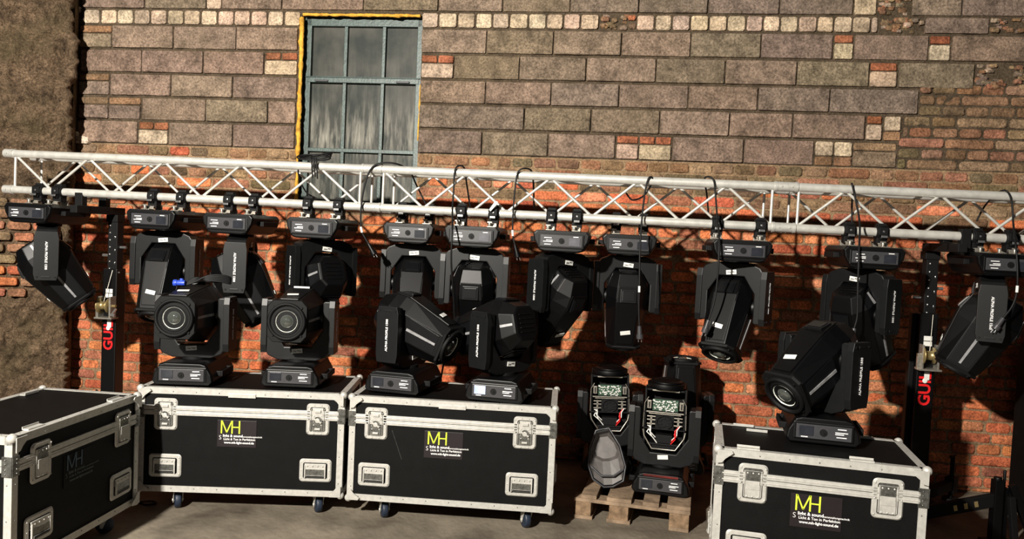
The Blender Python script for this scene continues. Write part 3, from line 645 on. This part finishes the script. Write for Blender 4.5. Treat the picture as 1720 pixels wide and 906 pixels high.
def flight_case(A, yaw, L_, D_, label, lat=None, hand=None, logo=.45, logo_dim=False, flat=False, Z1=.70, Zb=.118, cups=(), side_hardware=True, tag_mid=True, castor_yaw=0, lidz=.575):
    X = T((A[0], A[1], 0)) @ RZ(R(yaw)); t = empty('flight_case', X, label, 'flight case', 'black flight cases with aluminium edges')
    bd = MB(); bd.box((L_/2, D_/2, (Zb+lidz)/2), (L_-.012, D_-.012, lidz-Zb-.004)); body = bd.build('body', 'board', t, .003)
    ld = MB(); ld.box((L_/2, D_/2, (Z1+lidz)/2), (L_-.012, D_-.012, Z1-lidz-.004)); lid = ld.build('lid', 'board', t, .003)
    e = .034; th = .004
    def angle(p0, p1, s1, s2, par, nm='edge_rail'):      # L-shaped extrusion along p0-p1 with flanges towards s1 and s2
        p0 = Vector(p0); p1 = Vector(p1); s1 = Vector(s1); s2 = Vector(s2); g = MB()
        for a, b_ in ((s1, s2), (s2, s1)):
            vs = []
            for p in (p0, p1): vs += [p-a*0-b_*th*.2, p+a*e-b_*th*.2, p+a*e+b_*th, p+b_*th]
            g.add([tuple(v_) for v_ in vs], [(0, 1, 5, 4), (1, 2, 6, 5), (2, 3, 7, 6), (3, 0, 4, 7), (0, 3, 2, 1), (4, 5, 6, 7)])
        n = max(2, int((p1-p0).length/.12)); nd = []
        o = g.build(nm, 'alu', par)
        r_ = MB()
        for i in range(n):
            q = p0.lerp(p1, (i+.5)/n); r_.sphere(tuple(q+s1*e*.6-s2*.001), .0035, n=6); r_.sphere(tuple(q+s2*e*.6-s1*.001), .0035, n=6)
        r_.build('rivets', 'alud', o)
    x, y, z = Vector((1, 0, 0)), Vector((0, 1, 0)), Vector((0, 0, 1))
    for yy, sy in ((0, y), (D_, -y)):
        angle((0, yy, Z1), (L_, yy, Z1), sy, -z, lid); angle((0, yy, Zb), (L_, yy, Zb), sy, z, body)
    for xx, sx in ((0, x), (L_, -x)):
        angle((xx, 0, Z1), (xx, D_, Z1), sx, -z, lid); angle((xx, 0, Zb), (xx, D_, Zb), sx, z, body)
        for yy, sy in ((0, y), (D_, -y)):
            angle((xx, yy, Zb), (xx, yy, lidz-.002), sx, sy, body); angle((xx, yy, lidz+.002), (xx, yy, Z1), sx, sy, lid)
    # tongue and groove band round the seam: two halves
    for zz, par, nm in ((lidz+.014, lid, 'lid_profile'), (lidz-.014, body, 'groove_profile')):
        g = MB(); g.box((L_/2, .001, zz), (L_-.06, .012, .025)); g.box((L_/2, D_-.001, zz), (L_-.06, .012, .025)); g.box((.001, D_/2, zz), (.012, D_-.06, .025)); g.box((L_-.001, D_/2, zz), (.012, D_-.06, .025))
        g.box((L_/2, -.005, zz), (L_-.06, .003, .006)); g.build(nm, 'alu', par, .0015)
    # corners
    for xx, mxr in ((0.004, 1), (L_-.004, -1)):
        for yy, my in ((.004, 1), (D_-.004, -1)):
            for zz, mz in ((Z1-.004, 1), (Zb+.004, -1)):
                inst('ball_corner', ME_corner, lid if mz > 0 else body, T((xx, yy, zz)) @ Matrix.Diagonal((mxr, my, mz, 1)))
    lat = lat or (.15, L_-.15); hand = hand or (.15, L_-.15)
    def hardware(Xf, lx, hx):
        for i, lxx in enumerate(lx):
            o = inst('latch_dish', ME_latch, t, Xf @ T((lxx, .002, lidz-.022))); inst('catch', ME_flat if flat else ME_bfly, o)
        for hxx in hx:
            o = inst('handle_dish', ME_hdish, t, Xf @ T((hxx, .002, .265))); inst('grip', ME_grip, o)
    hardware(Matrix.Identity(4), lat, hand)
    if side_hardware:
        hardware(T((0, D_, 0)) @ RZ(-pi/2), (), (D_/2,)); hardware(T((L_, 0, 0)) @ RZ(pi/2), (), (D_/2,))
    for xx in (0, L_):        # hinge straps wrapping the corners at the seam
        s_ = MB(); s_.box((xx, .02, lidz), (.012, .045, .085)); s_.box((xx+(.018 if xx == 0 else -.018), -.001, lidz), (.04, .008, .085))
        for k in (-.03, -.012, .012, .03): s_.sphere((xx+(.02 if xx == 0 else -.02), -.006, lidz+k), .004, n=6); s_.sphere((xx-(.007 if xx == 0 else -.007), .025, lidz+k), .004, n=6)
        s_.build('seam_strap', 'alud', t, .001)
    if tag_mid:
        s_ = MB(); s_.box((L_/2, -.005, Z1-.03), (.15, .004, .022)); s_.build('rail_plate', 'alu', t, .001)
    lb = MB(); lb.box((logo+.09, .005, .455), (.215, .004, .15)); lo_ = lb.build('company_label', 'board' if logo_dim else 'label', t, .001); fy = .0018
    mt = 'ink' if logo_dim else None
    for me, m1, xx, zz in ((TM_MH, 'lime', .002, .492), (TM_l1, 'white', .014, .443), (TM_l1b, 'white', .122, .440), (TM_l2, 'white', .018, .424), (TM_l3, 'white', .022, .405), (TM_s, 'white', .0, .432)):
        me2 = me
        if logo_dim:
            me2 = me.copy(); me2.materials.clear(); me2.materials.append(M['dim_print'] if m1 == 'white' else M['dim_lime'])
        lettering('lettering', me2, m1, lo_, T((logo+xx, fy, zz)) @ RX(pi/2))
    for xx in (.2, L_-.14):
        for yy in (.075, D_-.075):
            c = inst('castor', ME_cast, t, T((xx, yy, Zb)) @ RZ(R(castor_yaw))); inst('wheel', ME_wheel, c)
    for cx, cy, rot in cups:
        s_ = MB(); s_.box((0, 0, .003), (.10, .03, .006)); s_.box((0, .014, .008), (.10, .004, .012)); s_.build('castor_stop', 'alu', t, .001, X=T((cx, cy, Z1)) @ RZ(R(rot)))
    return t
M['dim_print'] = mat('grey_print', (70, 80, 76), .5); M['dim_lime'] = mat('muted_lime_print', (62, 84, 100), .5)  # muted copies of the white and lime print, for the angled case
C1 = flight_case((-2.026, 4.20), 2.0, 1.130, .55, 'black flight case below the two moving lights that face the camera', lat=(.149, .985), hand=(.152, .98), logo=.45, castor_yaw=25)
C2 = flight_case((-.862, 4.215), -4.0, 1.143, .55, 'black flight case in the middle with a long scratch, two moving lights on top', lat=(.150, .975), hand=(.148, .97), logo=.44, castor_yaw=25)
C3 = flight_case((.972, 3.473), -13.9, .885, .52, 'smallest black flight case at the right, one light on it, flat recessed catches', lat=(.165, .727), hand=(.15, .735), logo=.35, flat=True,
     cups=((.14, .03, 0), (.62, .03, 0), (.14, .49, 180), (.2, .40, 180), (.7, .49, 180)), tag_mid=False)
C0 = flight_case((-2.023, 3.125), 84.4, .90, .55, 'black flight case at the left edge, standing at an angle with nothing on it', lat=(.17, .76), hand=(.165, .755), logo=.34, logo_dim=True, flat=True,
     cups=((.16, .03, 0), (.74, .03, 0), (.74, .5, 180), (.16, .5, 180)), tag_mid=False)
# scratch on the middle case
s_ = MB(); s_.tube([(.24, .0055, .52), (.27, .0055, .44), (.30, .0055, .36)], .0012, 5); s_.build('scratch', 'alud', C2)

# ---- lights standing on the cases
G_S = 'moving head lights standing on the flight cases'
def stand_on(px, py, h, depth_back=.2): p = at(px, py, (0, 0, h), (0, 0, 1)); return p
ZT = .7055
def standing(px, py, yaw, lab, az, el, h=ZT, **kw):
    p = at(px, py, (0, 0, h), (0, 0, 1))      # middle of the base's lower front edge
    X = T(p) @ RZ(R(yaw)) @ T((0, .2, 0))
    return unit(X, lab, kw.pop('group', G_S), az, el, **kw)
standing(305, 648, 3, 'standing moving light facing the camera with a cable bundle on top', 2, 0)
standing(486, 652, 1, 'standing moving light facing the camera, no cables on top, left of the middle case', 2, 0)
standing(657, 662, -14, 'moving light on the left of the middle case, head pointing right', 66, 22)
standing(829, 676, -12, 'moving light on the right of the middle case with a lit display, head turned away', -133, 15, lit=True)
standing(1382, 748, -15, 'moving light standing on the smallest case, lens down to the left', -58, 33, h=ZT)

# ================================================================== LIFT TOWERS
TM_guil = text_mesh('GUIL', .095, .0008, .0024, 'LEFT')
def tower(px, lab, out_leg):
    p = at(px, 600, (0, TY+.30, 0), TN); X = T((p.x, p.y, 0)) @ RZ(-TA)
    bx = .06 if out_leg else -.045
    t = empty('lift_tower', X, lab, 'lift tower', 'black truss lifts'); zt = 1.66
    m_ = MB(); m_.box((0, 0, .66), (.105, .10, 1.22)); mast = m_.build('mast', 'black', t, .006)
    m_ = MB(); m_.box((-.068, .02, .66), (.03, .05, 1.2)); m_.build('guide_rail', 'matte', mast, .004)
    m_ = MB(); m_.box((.004, 0, 1.40), (.07, .07, .42)); inner = m_.build('inner_mast', 'matte', t, .004)
    m_ = MB()
    for i in range(7): m_.sphere((-.012+.003*i*0, -.037, 1.27+.05*i), .007, n=8); m_.sphere((.024, -.037, 1.31+.09*(i % 3)), .006, n=8, sq=(1, .5, 1.8))
    m_.cyl((-.05, -.03, 1.245), (.06, -.03, 1.245), .006, n=8); m_.cyl((.04, 0, 1.42), (.085, 0, 1.42), .01, n=8); m_.cyl((-.09, 0, 1.36), (-.04, 0, 1.36), .01, n=8)
    m_.build('bolts', 'chrome', inner)
    m_ = MB(); m_.box((0, -.18, zt+.01), (.05, .50, .05)); m_.box((bx, -.30, zt+.06), (.055, .05, .12)); m_.box((bx, -.06, zt+.06), (.055, .05, .12)); m_.box((bx/2, -.30, zt+.015), (abs(bx)+.05, .03, .04)); m_.box((bx/2, -.05, zt+.015), (abs(bx)+.05, .03, .04)); m_.box((0, 0, zt-.04), (.085, .085, .05))
    m_.build('fork', 'matte', t, .004)
    # winch
    wz = 1.005
    wm_ = MB(); wm_.box((-.045, -.075, wz), (.012, .075, .15)); wm_.box((.045, -.075, wz), (.012, .075, .15)); wm_.box((.0, -.08, wz-.075), (.13, .08, .012)); wm_.box((-.055, -.085, wz-.03), (.03, .02, .10))
    wn = wm_.build('winch', 'steel', t, .002)
    d_ = MB(); d_.lathe([(.015, -.038), (.056, -.038), (.056, -.032), (.028, -.03), (.028, .022), (.05, .026), (.05, .032), (.012, .032)], (-.005, -.085, wz+.01), (1, 0, 0), n=24); d_.cyl((-.07, -.085, wz+.01), (.075, -.085, wz+.01), .01, n=12); d_.build('drum', 'brass', wn)
    d_ = MB(); d_.cyl((.075, -.085, wz-.01), (.075, -.13, wz-.045), .008, n=8); d_.cyl((.07, -.13, wz-.045), (.10, -.13, wz-.05), .010, n=10); d_.build('crank', 'chrome', wn)
    d_ = MB(); d_.tube([(-.005, -.10, wz+.04), (.02, -.05, 1.26)], .0025, 6); d_.build('winch_cable', 'steel', t)
    d_ = MB(); d_.box((0, -.052, 1.115), (.05, .003, .028)); d_.box((0, -.052, 1.082), (.05, .003, .028)); d_.build('sticker', 'tag', mast)
    lettering('lettering', TM_guil, 'red', mast, T((.002, -.0515, .70)) @ RX(pi/2) @ RZ(pi/2))
    d_ = MB(); d_.box((.006, -.0535, .885), (.03, .002, .05)); d_.sphere((-.002, -.0535, .855), .016, n=10, sq=(1, .1, 1)); d_.build('sticker', 'tag', mast)
    # base and outriggers
    d_ = MB(); d_.box((0, 0, .09), (.20, .20, .06)); d_.build('base_frame', 'matte', t, .004)
    for a in ((45, 135, 225) if out_leg else (45, 135, 225, 315)):
        Xl = RZ(R(a)); g = MB(); g.box((.31, 0, .11), (.46, .05, .06), X=Xl)
        lg = g.build('outrigger', 'matte', t, .004)
        g = MB(); g.cyl((.53, 0, .02), (.53, 0, .30), .014, n=10, X=Xl); g.cyl((.53, 0, 0), (.53, 0, .022), .05, n=18, X=Xl); g.box((.53, 0, .11), (.06, .06, .10), X=Xl); g.cyl((.49, 0, .30), (.57, 0, .30), .008, n=8, X=Xl)
        g.build('screw_foot', 'matte', lg)
    return t
tower(189, 'black lift tower carrying the left end of the truss, behind the angled case', False)
tower(1551, 'black lift tower carrying the right part of the truss, behind the smallest case', True)
# stabiliser leg assembly leaning at the right edge
p = at(1676, 890, (0, 4.30, 0), (0, 1, 0))
st = empty('stabilizer_leg', T((p.x, 4.30, 0)), 'folded black stabilizer leg with yellow marks standing beside the black cabinet', 'stabilizer')
m_ = MB(); m_.box((-.02, 0, .19), (.05, .05, .36)); m_.box((.035, .02, .17), (.035, .04, .30)); m_.cyl((-.02, 0, .36), (-.02, 0, .385), .022, n=12); m_.cyl((.03, .02, .31), (.03, .02, .42), .008, n=8); m_.build('upright', 'black', st, .004)
m_ = MB(); m_.box((0, 0, 0), (.46, .03, .075)); arm_ = m_.build('arm', 'matte', st, .004, X=T((-.24, .0, .205)) @ RY(R(-13)))
m_ = MB()
for x in (-.02, .04, .10): m_.box((x, -.017, .0), (.02, .003, .032))
m_.build('yellow_mark', 'brass', arm_)
m_ = MB(); m_.box((0, 0, 0), (.04, .03, .40)); m_.build('strut', 'black', st, .004, X=T((.13, -.02, .165)) @ RY(R(-24)))
m_ = MB(); m_.box((0, 0, 0), (.035, .03, .3)); m_.build('strut', 'matte', st, .004, X=T((.05, -.05, .14)) @ RY(R(-8)))
m_ = MB(); m_.box((.0, 0, .010), (.16, .10, .02)); m_.build('foot_plate', 'matte', st, .003)

# ================================================================== PALLET AND OPENED LIGHTS
PA = R(-14)
PXm = T((1.062, 4.25, 0)) @ RZ(PA)        # local origin = front right corner; -x to the left, +y back
pl = empty('wooden_pallet', PXm, 'weathered wooden pallet on the floor between the middle and smallest case', 'pallet')
W_, D_ = .66, 1.1
for i, (c, wd) in enumerate(((-.065, .13), (-.22, .09), (-.40, .14), (-.575, .09))):
    m_ = MB(); m_.box((c, D_/2, .133), (wd, D_, .022)); m_.build('top_board', 'wood', pl, .002)
for yy in (.05, D_/2, D_-.05):
    m_ = MB(); m_.box((-W_/2, yy, .111), (W_, .1, .02)); m_.build('cross_board', 'wood', pl, .002)
    for xx in (-.06, -.40, -.605):
        m_ = MB(); m_.box((xx, yy, .06), (.11 if xx > -.5 else .09, .10, .08)); m_.build('block', 'woodend', pl, .003)
for xx in (-.06, -.40, -.605):
    m_ = MB(); m_.box((xx, D_/2, .010), (.11 if xx != -.40 else .135, D_, .02)); m_.build('bottom_board', 'wood', pl, .002)
ZP = .146
# opened head, local: z up, open side towards -y
def opened_head(parent, X, s=1.0, rear_lens=True):
    h = MB()
    for x in (-.118, .118): h.box((x, 0, .10), (.012, .10, .42)); h.box((x*.94, .07, .12), (.014, .02, .44))
    h.box((0, .08, .08), (.24, .012, .40)); h.box((0, 0, -.10), (.20, .12, .014)); h.box((0, 0, .135), (.25, .13, .010)); h.box((0, 0, .30), (.22, .12, .014)); h.box((0, -.02, .015), (.25, .1, .008))
    h.box((0, -.03, -.06), (.1, .06, .06)); h.box((.0, 0, -.125), (.14, .10, .05))
    hd = h.build('open_head', 'matte', parent, .003, X)
    h = MB(); h.cyl((0, 0, .315), (0, 0, .35), .115, n=32); h.cyl((0, 0, .35), (0, 0, .362), .095, n=32); h.lathe([(.07, .363), (.08, .372), (.09, .363)], (0, 0, 0), (0, 0, 1)); h.cyl((0, 0, .29), (0, 0, .315), .06, n=20); h.build('lens_barrel', 'black', hd, .002)
    h = MB(); h.box((0, -.055, .19), (.15, .006, .085)); h.build('circuit_board', 'green', hd)
    h = MB(); rr = random.Random(3)
    for i in range(75):
        x, z = rr.uniform(-.07, .07), rr.uniform(.152, .228); h.box((x, -.062, z), (rr.uniform(.003, .014), .008, rr.uniform(.002, .008)))
    h.build('components', 'tag', hd)
    h = MB()
    for x in (-.095, .095): h.box((x, -.056, .19), (.024, .006, .06)); h.box((x, -.060, .19), (.008, .004, .045), mi=1)
    h.box((0, -.066, .138), (.22, .006, .008)); h.box((0, -.066, .126), (.19, .006, .005)); h.box((0, -.066, .298), (.16, .006, .010))
    for x in (-.08, .08):
        for z in (.045, .075, .10): h.box((x, -.05, z), (.05, .01, .008))
        h.box((x, -.045, .07), (.012, .02, .07))
    h.build('bracket', ['steel', 'matte'], hd, .001)
    h = MB(); h.tube([(-.125, -.05, .0), (-.118, -.055, -.045), (-.07, -.06, -.135), (.07, -.06, -.135), (.118, -.055, -.045), (.125, -.05, .0)], .005, 6); h.tube([(-.10, -.06, .245), (-.122, -.06, .20), (-.126, -.06, .02)], .003, 6); h.tube([(.10, -.06, .245), (.122, -.06, .20), (.126, -.06, .02)], .003, 6)
    h.build('edge_seal', 'steel', hd)
    h = MB(); h.lathe([(.018, .0), (.05, .0), (.05, .014), (.044, .014), (.044, .004), (.018, .004)], (0, -.05, .065), (0, -1, 0)); h.box((0, -.05, .065), (.11, .012, .11))
    for a in range(7): h.box((.03*cos(a*.9), -.06, .065+.03*sin(a*.9)), (.022, .002, .012), X=None)
    h.build('fan', 'matte', hd, .001)
    h = MB()
    for a, c_, mi in ((-.09, -.02, 0), (-.08, -.03, 0), (.09, -.01, 1), (.085, -.03, 1), (.095, .0, 0), (-.1, .01, 0)):
        h.tube([(a, -.05, .04+rr.uniform(-.01, .01)), (a+rr.uniform(-.03, .03), -.075, c_+.02), (a*.8, -.07, c_-.02), (a*.5, -.06, c_-.06)], .0035, 6, mi)
    h.build('wires', ['tag', 'red'], hd)
    return hd
def open_unit(px, py, yaw, lab, h=ZP, tilt=0, brand=True):
    p = at(px, py, (0, 0, h), (0, 0, 1)); t = empty('opened_moving_light', T(p) @ RZ(R(yaw)) @ T((0, .2, 0)), lab, 'stage light', 'moving lights under repair on the pallet')
    bs = inst('base', ME_base, t)
    for nm, me in (('control_panel', ME_panel), ('display', ME_disp), ('jog_dial', ME_jog), ('printed_lines', ME_print)): inst(nm, me, bs)
    inst('handle', ME_hand, bs); inst('handle', ME_hand, bs, RZ(pi))
    yk = inst('yoke', ME_yoke, t); inst('pan_bearing', ME_neck, yk)
    for me in ME_cov: inst('arm_cover', me, yk)
    inst('logo_sticker', ME_tag, yk, T((0, -.0635, .19)) @ RY(R(-6)))
    if brand:
        b_ = MB(); b_.box((0, 0, 0), (.2, .002, .012)); b_.build('red_strip', 'dimred', bs, X=T((0, -.199, .112)))
    opened_head(t, T((0, 0, PIV-.045)) @ RY(R(tilt)) @ Matrix.Diagonal((1, 1, .82, 1)), 1)
    return t
open_unit(1108, 833, -14, 'opened moving light at the front of the pallet, electronics and fan exposed above its base')
open_unit(1020, 795, -6, 'opened moving light standing behind the loose shell at the left of the pallet', brand=False, tilt=-2)
# closed unit behind
p = at(1128, 790, (0, 0, ZP), (0, 0, 1))
unit(T((p.x+.06, p.y+.13, ZP)) @ RZ(R(-10)), 'closed moving light on the pallet, lens pointing straight up', 'moving lights under repair on the pallet', 0, -90, tagged=False)
# loose shell (head cover) leaning, inner side showing
p = at(1022, 826, (0, 0, ZP), (0, 0, 1))
sh = empty('head_cover_shell', T(p) @ RZ(R(-8)) @ T((0, .05, 0)) @ RX(R(-16)) @ RY(R(-8)) @ Matrix.Diagonal((.92, 1, 1.02, 1)), 'loose black head cover shell with grey inside, leaning at the left front of the pallet', 'cover')
m_ = MB()
def shell_ring(k, g): # half-shell outline narrowing to the top
    P = [(-.095, .06), (-.118, .14), (-.10, .24), (-.05, .335), (.035, .345), (.095, .24), (.12, .12), (.098, .04), (.03, .012), (-.03, .012)]
    return [((x)*k, g, .16+(z-.16)*k) for x, z in P]
r_ = [shell_ring(.70, .09), shell_ring(.93, .06), shell_ring(1, 0), shell_ring(.93, -.004), [(x_, g_, .13+z_*.62) for x_, g_, z_ in shell_ring(.80, .035)], [(x_, g_, .13+z_*.62) for x_, g_, z_ in shell_ring(.62, .06)]]
n = 10; vs = [q for rr_ in r_ for q in rr_]
m_.add(vs, [(k*n+i, k*n+(i+1) % n, (k+1)*n+(i+1) % n, (k+1)*n+i) for k in range(3) for i in range(n)]+[tuple(range(n))], 0)
m_.build('outer_shell', 'black', sh)
m_ = MB(); m_.add(vs, [(k*n+i, k*n+(i+1) % n, (k+1)*n+(i+1) % n, (k+1)*n+i) for k in (3, 4) for i in range(n)]+[tuple(range(5*n+n-1, 5*n-1, -1))], 0); m_.build('inner_lining', 'shell', sh)
m_ = MB(); ro = shell_ring(1.01, -.006); m_.tube(ro+[ro[0]], .006, 6); m_.build('rim_seal', 'grey', sh)
m_ = MB(); m_.tube([(-.10, -.01, .13), (-.04, -.018, .075), (.04, -.018, .07), (.10, -.01, .10)], .007, 6); m_.build('rib', 'grey', sh)

# ================================================================== CABLES
def smooth_path(P, n=8):
    P = [Vector(p) for p in P]; Q = [P[0]*2-P[1]]+P+[P[-1]*2-P[-2]]; out = []
    for i in range(1, len(Q)-2):
        for k in range(n):
            t = k/n; a, b_, c, d = Q[i-1], Q[i], Q[i+1], Q[i+2]
            out.append(.5*((2*b_)+(c-a)*t+(2*a-5*b_+4*c-d)*t*t+(3*b_-a-3*c+d)*t**3))
    return out+[P[-1]]
def cable(pts, lab, plug=None, band=None, r=.0055):
    """pts: (px, py, distance in front of the front chord plane)"""
    W = [at(x, y, (0, TY-d, 0), TN) for x, y, d in pts]; o0 = empty('power_cable', T(W[0]), lab, 'cable', 'power cables hanging from the truss')
    L0 = [tuple(q-W[0]) for q in W]; S = smooth_path(L0)
    m_ = MB(); m_.tube(S, r, 8); m_.build('cord', 'rubber', o0)
    if plug:
        a = Vector(L0[-1]); d = (a-Vector(L0[-2])).normalized(); m_ = MB(); m_.cyl(tuple(a), tuple(a+d*.05), .011, .014, n=12); m_.cyl(tuple(a+d*.05), tuple(a+d*.075), .02, n=16)
        for s_ in (-1, 1): m_.cyl(tuple(a+d*.075+Vector((s_*.009, 0, 0))), tuple(a+d*.095+Vector((s_*.009, 0, 0))), .0025, n=6, mi=1)
        m_.build('plug', ['black' if plug == 'black' else 'grey', 'chrome'], o0)
    if band:
        i = min(range(len(S)), key=lambda k: (CAM.x*0 + abs(_proj(S[k]+W[0])[1]-band)))
        i = min(max(i, 1), len(S)-2); d = (S[i+1]-S[i-1]).normalized(); m_ = MB(); m_.cyl(tuple(S[i]-d*.018), tuple(S[i]+d*.018), r+.002, n=10); m_.build('white_tape', 'tag', o0)
    return o0
def _proj(P):
    v_ = P-CAM; z = v_.dot(_F); return 860+FPX*v_.dot(_RC)/z, 453-FPX*v_.dot(_UC)/z
cable([(716, 345, -.30), (700, 312, -.28), (688, 288, -.12), (668, 276, .0), (642, 274, .035), (624, 283, .04), (613, 310, .045), (607, 345, .05), (606, 375, .05), (609, 392, .05), (619, 410, .05)], 'black power cable arching over the truss joint at the window', 'black', 387)
cable([(790, 350, -.27), (784, 310, -.2), (780, 283, -.02), (770, 279, .02), (764, 288, .036), (762, 320, .036), (760, 350, .08), (760, 385, .28), (758, 440, .29), (763, 520, .17), (762, 580, .05), (747, 606, -.03), (740, 640, -.02)], 'long black cable running from the truss down behind the middle case')
cable([(897, 350, -.27), (896, 310, -.2), (893, 288, -.02), (881, 283, .03), (871, 288, .036), (867, 303, .036), (863, 340, .05), (861, 380, .05), (862, 400, .05), (865, 412, .05)], 'short black cable with white tape hanging left of the leaning light', 'black', 391)
cable([(1052, 325, -.25), (1062, 336, -.2), (1080, 330, -.1), (1093, 312, -.02), (1096, 300, .02), (1090, 299, .036), (1084, 320, .036), (1079, 360, .06), (1075, 420, .12), (1074, 480, .14), (1073, 520, .14), (1074, 548, .14)], 'black cable with white tape hanging across the light above the pallet', 'grey', 485)
cable([(1190, 360, -.27), (1187, 325, -.2), (1183, 302, -.02), (1190, 297, .02), (1199, 304, .036), (1202, 330, .036), (1205, 370, .10), (1208, 400, .23), (1207, 440, .26), (1204, 480, .26), (1199, 510, .26), (1190, 538, .26)], 'black cable ending in a plug over the lens-down-left light', 'grey', None)
cable([(1431, 380, -.20), (1431, 345, -.2), (1432, 318, -.05), (1431, 309, .03), (1437, 335, .036), (1444, 375, .10), (1443, 420, .23), (1441, 480, .25), (1440, 530, .25), (1435, 552, .25)], 'black cable hanging in front of the light above the smallest case', 'grey', None)
cable([(1640, 372, -.27), (1655, 345, -.25), (1675, 325, -.1), (1688, 320, .02), (1696, 328, .036), (1700, 345, .036), (1702, 375, .06), (1706, 410, .2), (1709, 450, .24), (1708, 490, .24), (1700, 515, .24), (1685, 535, .24)], 'black cable with white tape at the right edge, plug across a light', 'grey', 487)
# coil thrown over the top chord at the window
q0 = tpt(527, 268); co = empty('cable_coil', T(q0), 'coiled black cable thrown over the top truss tube at the left of the window', 'cable'); m_ = MB()
for k in range(4):
    P = []
    for i in range(25):
        a = 2*pi*i/24; P.append((.105*cos(a)*(1-.06*k)+.008*k, .04*sin(a)-.0+.01*k, .022*sin(a+.5*k)+.006*k+.012))
    m_.tube(P, .0052, 7)
m_.build('loops', 'rubber', co); m_ = MB()
for dx in (-.012, .004, .018): m_.tube(smooth_path([(dx, -.01, .02), (dx+.012, -.045, -.02), (dx+.016, -.045, -.07), (dx+.02, -.04, -.11-abs(dx)*.8)]), .005, 7)
m_.build('hanging_ends', 'rubber', co); m_ = MB(); m_.tube(smooth_path([(-.1, .02, .0), (-.12, .10, -.1), (-.09, .18, -.2), (-.02, .2, -.24)]), .005, 7); m_.build('trailing_end', 'rubber', co)
# cable bundle with blue connector on the left standing light
q0 = at(318, 477, (0, 4.36, 0), (0, 1, 0)); cb = empty('cable_bundle', T(q0), 'black cable bundle with a blue connector lying on the left standing light', 'cable'); m_ = MB()
for k in range(5):
    m_.tube(smooth_path([(-.03, -.02, -.012), (.03, -.01+.005*k, .01+.006*k), (.10, .0, .048-.006*k), (.17, .02, .055-.009*k), (.215, .05, .04-.008*k), (.17, .09, .015), (.05, .08, .01), (-.02, .05, .0)]), .006, 7)
m_.build('loops', 'rubber', cb); m_ = MB(); m_.cyl((-.07, -.03, .004), (-.01, -.03, .006), .015, n=14); m_.cyl((-.035, -.03, .005), (-.03, -.03, .03), .010, n=10); m_.cyl((-.075, -.03, .004), (-.055, -.03, .0045), .019, n=14); m_.build('blue_connector', 'blue', cb, .001)
# loose cable end on the floor beside the angled case
q0 = at(240, 848, (0, 0, .006), (0, 0, 1)); m_ = MB(); m_.tube(smooth_path([(-.10, .02, 0), (-.04, .03, 0), (.02, .0, 0), (.06, .03, 0), (.02, .06, 0), (-.03, .02, .006)]), .005, 7)
o = m_.build('loose_cable', 'rubber', X=T(q0)); tag(o, 'short loose cable lying on the floor beside the angled case', 'cable')
